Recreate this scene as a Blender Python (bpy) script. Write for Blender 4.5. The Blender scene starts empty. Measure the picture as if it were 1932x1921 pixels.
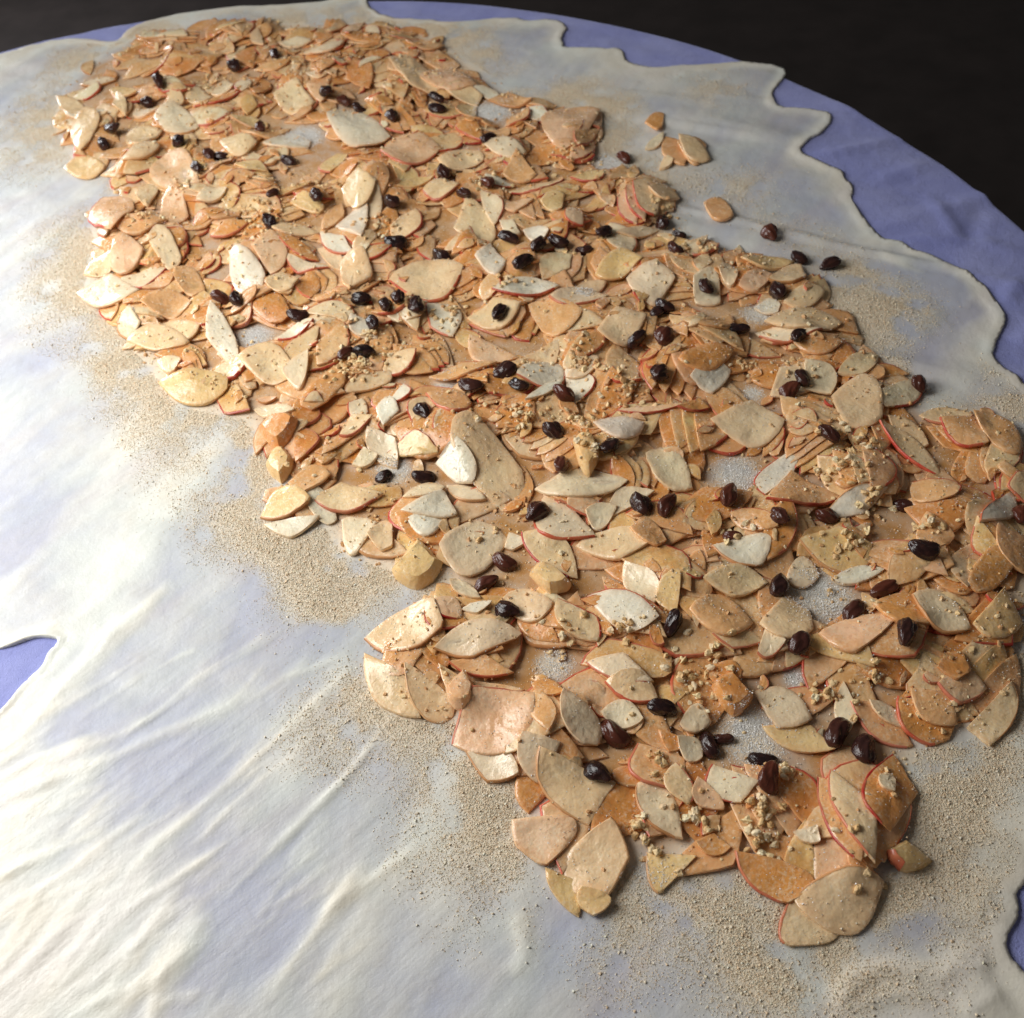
import bpy, bmesh, math
import numpy as np

# ---------------------------------------------------------------- camera, light, exposure
TZ = 0.74                      # table top height
CAMH = 0.434                   # camera above the table top
PITCH, ROLL = math.radians(50.5), math.radians(-5.0)
FOC = 1896/1932
sc = bpy.context.scene
cam = bpy.data.cameras.new('camera'); cam.sensor_width = 36; cam.lens = 36*FOC; cam.sensor_fit = 'HORIZONTAL'
cam.clip_start = .01; cam.clip_end = 50
co = bpy.data.objects.new('camera', cam); bpy.context.collection.objects.link(co); sc.camera = co
from mathutils import Matrix, Vector
_f = Vector((0, math.cos(PITCH), -math.sin(PITCH))); _r = Vector((1, 0, 0)); _u = _r.cross(_f)
_r2 = _r*math.cos(ROLL)+_u*math.sin(ROLL); _u2 = -_r*math.sin(ROLL)+_u*math.cos(ROLL)
co.matrix_world = Matrix(((_r2.x, _u2.x, -_f.x, 0), (_r2.y, _u2.y, -_f.y, 0), (_r2.z, _u2.z, -_f.z, TZ+CAMH), (0, 0, 0, 1)))
cam.dof.use_dof = True; cam.dof.focus_distance = .50; cam.dof.aperture_fstop = 14
w = bpy.data.worlds.new('World'); sc.world = w; w.use_nodes = True
w.node_tree.nodes['Background'].inputs[0].default_value = (1, .92, .84, 1); w.node_tree.nodes['Background'].inputs[1].default_value = .055
def lamp(name, loc, target, size, power, col):
    l = bpy.data.lights.new(name, 'AREA'); l.shape = 'RECTANGLE'; l.size, l.size_y = size; l.energy = power; l.color = col
    o = bpy.data.objects.new(name, l); bpy.context.collection.objects.link(o); o.location = loc
    o.rotation_euler = (Vector(target)-Vector(loc)).to_track_quat('-Z', 'Y').to_euler(); return o
lamp('window_light', (-.60, .43, TZ+.50), (-.12, .28, TZ), (.50, .50), 6.5, (1, .985, .955))
lamp('far_window_light', (-1.8, 2.4, TZ+.55), (-1.0, 1.9, .2), (.7, .9), 26.0, (.94, .97, 1.0))
sc.view_settings.view_transform = 'Standard'; sc.view_settings.look = 'None'; sc.view_settings.exposure = .12; sc.view_settings.gamma = 1
sc.cycles.use_denoising = True; sc.cycles.max_bounces = 6; sc.cycles.use_adaptive_sampling = True; sc.cycles.adaptive_threshold = .03; sc.cycles.transparent_max_bounces = 8
N_UNDER, N_CHIPS, N_EXTRA, N_NUT, N_CRUMB, N_DUST, N_SUGAR = 1500, 450, 92, 200, 280000, 3000, 48000

# ---------------------------------------------------------------- measured layout, mm on the table top
TABLE = (-202.2,438.2,587.5)
OUTLINE = [(-444,964),(-417,977),(-388,985),(-365,981),(-337,972),(-329,990),(-306,1012),(-240,1022),(-167,1019),(-115,1021),(-100,1027),(-93,994),(-73,971),(-42,960),(-18,950),(2,951),(22,953),(51,944),(83,934),(86,914),(81,887),(101,876),(128,871),(133,851),(149,836),(180,833),(212,832),(238,826),(257,818),(261,808),(257,795),(247,781),(242,771),(242,756),(255,747),(271,741),(281,735),(274,720),(259,705),(249,693),(246,684),(253,672),(264,659),(268,648),(268,634),(264,614),(265,595),(273,573),(289,557),(307,537),(320,518),(323,498),(322,480),(314,465),(306,455),(304,442),(306,430),(311,417),(315,386),(304,309),(262,218),(226,169),(207,144),(199,133),(195,130),(192,122),(183,111),(182,105),(184,100),(185,97),(190,85),(186,69),(152,-10),(86,-55),(10,-82),(-62,-119),(-141,-139),(-222,-139),(-304,-134),(-378,-99),(-452,-69),(-525,-36),(-587,15),(-653,65),(-695,136),(-723,212),(-753,287),(-761,366),(-777,446),(-778,528),(-753,605),(-727,682),(-676,746),(-627,809),(-579,874),(-513,921)]
HOLE = [(-281,290),(-271,293),(-256,298),(-245,298),(-240,295),(-244,288),(-247,279),(-256,266),(-261,256),(-270,250)]
FILLING = [(-366,827),(-369,882),(-360,929),(-316,983),(-235,990),(-117,973),(-42,942),(12,852),(45,793),(100,775),(99,703),(116,678),(143,645),(139,599),(205,547),(216,534),(226,494),(225,463),(233,448),(253,408),(288,404),(301,372),(284,309),(259,261),(244,250),(231,236),(228,219),(211,197),(175,192),(164,173),(153,150),(166,144),(142,138),(121,120),(95,120),(101,132),(83,145),(65,153),(49,143),(35,151),(17,135),(8,152),(-11,174),(-1,191),(-31,209),(-38,226),(-71,243),(-80,274),(-80,284),(-50,297),(-41,313),(-67,319),(-95,333),(-108,356),(-142,368),(-143,380),(-136,399),(-147,426),(-162,446),(-200,460),(-217,481),(-245,525),(-291,593),(-290,630),(-304,685),(-289,726),(-335,764)]
GAPS = [(-144,770,16),(13,785,15),(-67,394,10),(-35,465,7),(128,368,13),(153,282,16),(102,208,15),(14,255,9),(129,236,5),(170,502,10),(151,430,6),(-160,525,11),(98,695,12),(40,140,13),(60,533,6)]
BLOBS = [(-207,132,52,0.6),(-246,196,30,0.4),(-128,294,25,-0.5),(-164,217,30,-0.55),(-193,239,26,-0.5),(-119,139,29,-0.45),(-94,284,16,-0.3),(35,118,32,-0.55),(144,134,26,-0.5),(144,93,24,0.6),(193,148,15,0.5),(247,747,29,-0.3),(251,606,22,-0.4),(252,463,26,-0.5),(292,513,20,-0.6),(152,771,26,-0.4),(-306,510,33,-0.25),(-278,394,32,-0.3),(-276,358,28,-0.35),(-206,406,64,0.2),(-40,157,34,0.2),(-238,332,36,0.25),(-71,209,20,-0.3),(-7,143,16,0.25),(-226,237,21,-0.4)]
NUTS = [(98,172,9,26),(96,159,9,22),(112,188,9,16),(78,240,18,40),(141,225,12,24),(165,230,10,18),(58,198,10,10),(92,247,13,16),(46,416,19,36),(9,420,19,36),(49,386,12,16),(-82,509,21,60),(-98,481,20,50),(-127,694,25,40),(-164,644,24,50),(-178,666,25,40),(-252,657,21,30),(-77,631,20,40),(-5,675,20,36),(66,700,25,40),(127,621,15,24),(-61,533,18,40),(187,386,13,26),(199,376,12,18),(182,358,14,24),(194,337,14,22),(52,466,20,40),(75,439,19,40),(116,324,14,18),(48,267,11,14),(19,267,11,14),(47,159,9,16),(42,169,7,12),(-228,709,21,26),(-29,529,21,36),(219,316,16,24),(70,172,9,12),(134,147,13,8),(182,454,16,20),(148,567,14,20),(11,551,18,20),(-240,869,24,26),(-156,873,38,36),(-71,821,28,24),(174,307,14,18),(-85,479,14,30),(149,454,16,20)]
RIDGES = [([(-65,236),(-76,220),(-87,206),(-109,184),(-140,153)],1.6,1.6),([(-80,270),(-89,261),(-127,222),(-162,190),(-181,176)],3.0,1.2),([(-125,259),(-148,248),(-181,234),(-214,220),(-241,210),(-255,202)],5.0,1.6),([(-192,312),(-212,298),(-229,272),(-244,246),(-256,234),(-264,227)],6.0,2.0),([(-75,167),(-85,154),(-105,127),(-117,112)],3.0,1.4),([(-143,152),(-148,144),(-159,129),(-162,114),(-162,102)],4.0,1.3),([(-97,146),(-88,149),(-65,162),(-51,171)],2.5,1.0),([(-14,139),(-11,130),(-12,119),(-18,112)],4.0,1.6),([(-174,252),(-205,235),(-234,227),(-252,220)],4.0,1.0),([(-142,177),(-167,161),(-188,147)],2.5,0.9),([(-185,330),(-202,308),(-221,290)],3.0,0.9),([(-241,305),(-256,298),(-271,293)],5.0,1.8),([(-111,221),(-132,204),(-152,183)],2.0,0.7),([(-96,176),(-112,161),(-124,144)],2.0,0.7),([(107,87),(112,94),(120,101),(132,104),(144,101),(150,97),(152,89)],5.0,2.6),([(151,96),(158,102),(168,104),(175,101)],6.0,2.2),([(186,135),(180,125),(178,116)],10.0,2.0),([(155,85),(167,89),(175,93)],8.0,2.5),([(110,88),(115,91),(122,92),(133,94),(142,93),(149,89)],5.0,2.0),([(286,477),(302,484),(319,491)],7.0,-2.0),([(264,556),(277,540),(291,526)],5.0,1.0),([(-234,131),(-224,153),(-214,178)],2.9,0.3),([(-208,120),(-197,140),(-184,159)],3.2,0.4),([(-196,132),(-190,144),(-184,152)],2.7,0.3),([(-177,114),(-164,125),(-149,138)],2.4,0.6),([(-182,120),(-175,132),(-168,144)],2.4,0.4),([(-202,124),(-194,134),(-186,147)],2.0,0.7),([(-238,128),(-227,146),(-219,166)],2.9,0.4),([(-209,112),(-189,125),(-168,135)],3.0,0.4),([(-198,119),(-187,125),(-177,128)],2.0,0.3),([(-203,122),(-197,133),(-188,142)],2.4,0.6),([(-194,113),(-180,118),(-163,123)],2.5,0.6),([(-214,109),(-203,113),(-192,119)],2.7,0.5),([(-195,117),(-179,133),(-159,151)],2.7,0.4),([(-192,117),(-183,130),(-173,144)],2.1,0.5),([(-195,127),(-186,147),(-174,170)],2.4,0.7),([(-209,116),(-189,128),(-171,140)],2.4,0.6),([(-185,106),(-166,120),(-149,136)],2.6,0.6),([(-164,112),(-154,116),(-141,116)],2.0,0.5),([(-179,130),(-168,148),(-155,164)],2.2,0.7),([(-235,126),(-222,144),(-211,161)],2.1,0.6),([(-208,122),(-196,141),(-183,162)],2.1,0.5),([(-182,126),(-169,142),(-158,157)],1.7,0.6),([(-193,112),(-167,119),(-143,131)],3.1,0.3),([(-232,122),(-227,136),(-217,147)],2.8,0.3),([(-232,120),(-216,137),(-200,151)],2.5,0.6),([(-220,129),(-207,148),(-196,168)],3.1,0.6),([(-175,127),(-168,137),(-160,144)],2.0,0.5),([(-191,116),(-176,121),(-163,128)],3.0,0.5),([(-192,126),(-181,149),(-169,172)],3.1,0.7),([(-200,109),(-189,116),(-175,120)],2.1,0.7),([(-256,217),(-228,232),(-203,242)],1.8,0.6),([(-258,225),(-241,238),(-228,249)],2.5,0.5),([(-251,195),(-223,205),(-199,212)],2.2,0.6),([(-244,171),(-230,177),(-220,179)],2.1,0.6),([(-244,169),(-217,182),(-194,192)],1.8,0.7),([(-240,156),(-214,169),(-192,184)],2.4,0.6),([(-254,209),(-229,224),(-208,239)],2.8,0.6),([(-256,217),(-241,225),(-230,229)],2.9,0.5),([(-244,170),(-218,185),(-196,201)],2.4,0.6),([(-239,151),(-220,159),(-205,170)],1.9,0.3),([(-250,194),(-224,209),(-200,220)],3.0,0.5),([(-251,198),(-236,203),(-225,211)],2.2,0.6),([(-239,153),(-227,161),(-217,165)],2.3,0.6),([(-253,206),(-228,216),(-207,226)],2.6,0.5),([(-254,209),(-229,220),(-207,227)],2.7,0.5),([(-261,233),(-237,252),(-216,266)],2.9,0.3),([(-239,151),(-217,161),(-199,166)],2.2,0.4),([(-250,191),(-228,200),(-210,205)],1.8,0.6),([(-259,227),(-234,236),(-213,244)],2.2,0.5),([(-244,169),(-226,177),(-212,187)],2.6,0.5),([(-127,125),(-120,129),(-113,132)],1.9,0.2),([(-189,181),(-174,191),(-159,201)],1.3,0.5),([(-194,128),(-187,135),(-179,142)],1.3,0.6),([(-216,192),(-198,200),(-180,206)],1.6,0.3),([(-210,130),(-201,137),(-191,141)],1.9,0.5),([(-121,139),(-114,148),(-107,159)],1.3,0.5),([(-118,180),(-102,194),(-86,207)],1.4,0.3),([(-96,116),(-91,123),(-86,128)],1.7,0.6),([(-214,212),(-206,223),(-198,237)],1.1,0.3),([(-166,119),(-152,131),(-137,145)],1.5,0.5),([(-203,233),(-181,248),(-158,264)],1.2,0.3),([(-100,190),(-95,196),(-89,204)],1.9,0.4),([(-187,144),(-178,152),(-169,161)],1.6,0.5),([(-163,164),(-150,172),(-136,182)],1.2,0.6),([(-105,206),(-97,210),(-90,214)],1.3,0.3),([(-169,128),(-158,140),(-147,154)],1.7,0.4),([(-170,260),(-145,276),(-118,294)],1.7,0.5),([(-154,179),(-145,189),(-135,199)],1.7,0.3),([(-97,118),(-89,129),(-80,138)],1.7,0.3),([(-173,120),(-167,126),(-160,133)],1.3,0.5),([(-142,143),(-130,151),(-118,157)],1.2,0.4),([(-188,271),(-176,279),(-165,283)],1.1,0.5),([(-221,207),(-204,227),(-186,246)],1.3,0.5),([(-168,264),(-147,278),(-126,294)],1.3,0.6),([(-137,206),(-130,214),(-122,219)],1.2,0.5),([(-123,165),(-113,177),(-102,190)],1.1,0.5),([(-115,167),(-104,178),(-92,188)],1.9,0.4),([(-144,160),(-132,170),(-119,180)],1.2,0.2),([(-105,113),(-89,123),(-73,133)],1.8,0.4),([(-168,145),(-158,152),(-148,158)],1.9,0.6),([(-191,147),(-184,152),(-176,157)],1.3,0.5),([(-214,190),(-205,199),(-195,210)],1.4,0.6),([(-148,248),(-138,259),(-129,272)],1.1,0.4),([(-196,158),(-189,161),(-182,163)],1.7,0.4),([(-130,134),(-125,141),(-119,147)],1.5,0.4),([(-166,144),(-160,148),(-153,152)],1.2,0.4),([(-136,209),(-116,220),(-96,231)],1.1,0.3),([(-213,152),(-198,162),(-183,174)],1.6,0.3),([(-184,167),(-170,182),(-155,195)],1.2,0.5),([(-219,191),(-209,204),(-198,215)],1.8,0.3),([(-141,246),(-123,259),(-105,274)],1.8,0.4),([(-153,160),(-146,167),(-138,172)],1.5,0.4),([(-225,244),(-208,258),(-189,273)],1.7,0.4),([(-165,201),(-149,217),(-133,235)],1.1,0.3),([(-96,230),(-83,239),(-70,251)],1.3,0.4),([(-190,241),(-176,254),(-161,269)],1.5,0.5),([(-215,140),(-202,150),(-188,161)],1.1,0.3),([(-131,190),(-112,206),(-92,225)],1.9,0.2),([(-109,152),(-101,160),(-92,166)],1.8,0.4),([(-154,187),(-141,202),(-126,216)],2.0,0.4),([(-238,249),(-216,265),(-193,282)],1.4,0.4),([(-183,190),(-168,200),(-152,214)],1.3,0.2),([(-145,210),(-129,227),(-113,246)],1.2,0.5),([(-183,120),(-177,128),(-170,136)],2.0,0.3),([(-139,126),(-133,131),(-126,137)],1.3,0.3),([(-140,136),(-120,148),(-100,159)],1.1,0.4),([(-207,175),(-191,188),(-174,199)],2.0,0.5),([(-133,137),(-110,146),(-88,158)],1.5,0.4),([(-93,243),(-78,256),(-63,271)],1.5,0.5),([(-194,185),(-182,198),(-169,210)],1.9,0.2),([(-150,128),(-144,134),(-138,141)],1.8,0.3),([(-205,122),(-190,136),(-175,153)],1.2,0.3),([(-94,249),(-79,266),(-64,285)],1.9,0.2),([(-124,156),(-111,167),(-99,180)],1.4,0.5),([(-183,197),(-164,215),(-144,235)],1.2,0.6),([(-142,211),(-123,225),(-103,242)],1.7,0.5),([(-166,137),(-151,151),(-134,164)],2.0,0.4),([(-121,261),(-105,266),(-90,272)],1.5,0.5),([(-184,217),(-172,226),(-160,236)],1.6,0.6)]
RAISINS = [(-213,894,-61,22.6),(-177,907,-81,21.0),(-271,856,-72,19.6),(-283,843,-48,19.6),(-305,798,-25,14.4),(-309,780,-64,21.7),(-243,765,-77,20.1),(-217,746,-67,20.1),(-208,746,-9,10.5),(-178,776,-80,17.3),(-152,730,-38,15.4),(-222,721,-67,20.7),(-159,678,-137,9.1),(-125,666,-70,22.0),(-158,641,-68,13.4),(-186,561,-34,16.7),(-173,551,-72,14.8),(-130,531,-8,14.1),(-127,825,-59,17.7),(-111,815,-51,15.6),(-99,800,-51,19.6),(-70,777,-74,21.6),(-32,796,-42,18.7),(-33,781,-27,14.7),(7,732,-139,16.3),(-30,690,-80,24.4),(4,670,-75,18.0),(-15,655,-39,11.0),(-69,653,-58,16.6),(-66,605,-8,15.6),(-34,591,-48,16.9),(15,600,-38,16.8),(34,582,-123,19.9),(48,589,-39,14.2),(65,580,-24,11.7),(82,594,-133,20.7),(22,564,-143,17.0),(134,591,-40,9.6),(125,607,-99,24.0),(127,569,-63,19.1),(110,695,-65,14.7),(-89,543,-8,14.8),(-63,535,-87,20.8),(-71,530,-83,13.2),(-51,528,-90,15.8),(-80,516,-69,15.9),(3,516,-115,19.7),(110,511,-51,13.4),(105,506,-146,9.6),(87,479,-147,14.4),(105,478,-120,22.4),(196,583,-76,17.4),(210,555,-72,18.2),(228,545,-159,17.9),(140,526,-81,18.8),(185,516,-90,15.0),(152,482,-8,12.9),(186,466,-139,11.6),(-97,491,-143,9.8),(-85,489,-7,13.4),(3,460,-159,13.3),(-19,449,-34,14.6),(10,448,-46,14.1),(37,435,-34,14.0),(-48,429,-69,14.1),(96,443,-120,20.2),(28,404,-39,16.7),(58,385,-138,11.4),(30,380,-92,14.4),(-72,388,-160,9.8),(-49,385,-7,13.5),(13,349,-138,14.3),(71,347,-74,15.0),(84,344,-123,14.8),(-7,319,-41,14.6),(-17,306,-150,16.6),(-7,285,-29,12.0),(74,266,-125,15.7),(180,432,-90,19.3),(171,424,-150,11.4),(248,422,-86,12.3),(183,383,-49,11.5),(118,345,-117,15.4),(212,334,-20,9.2),(140,325,-69,17.6),(168,329,-34,10.2),(116,321,-19,10.3),(206,294,-19,12.2),(133,287,-127,12.4),(184,279,-159,18.2),(165,268,-129,15.5),(133,250,-128,19.9),(182,246,-115,17.0),(269,319,-111,11.5),(62,223,-17,13.7),(38,214,-49,12.4),(28,194,-48,13.6),(81,205,-82,11.3),(88,208,-5,9.0),(104,195,-17,11.8),(103,184,-112,13.1),(140,205,-130,14.8),(150,196,-115,15.2)]
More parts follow.
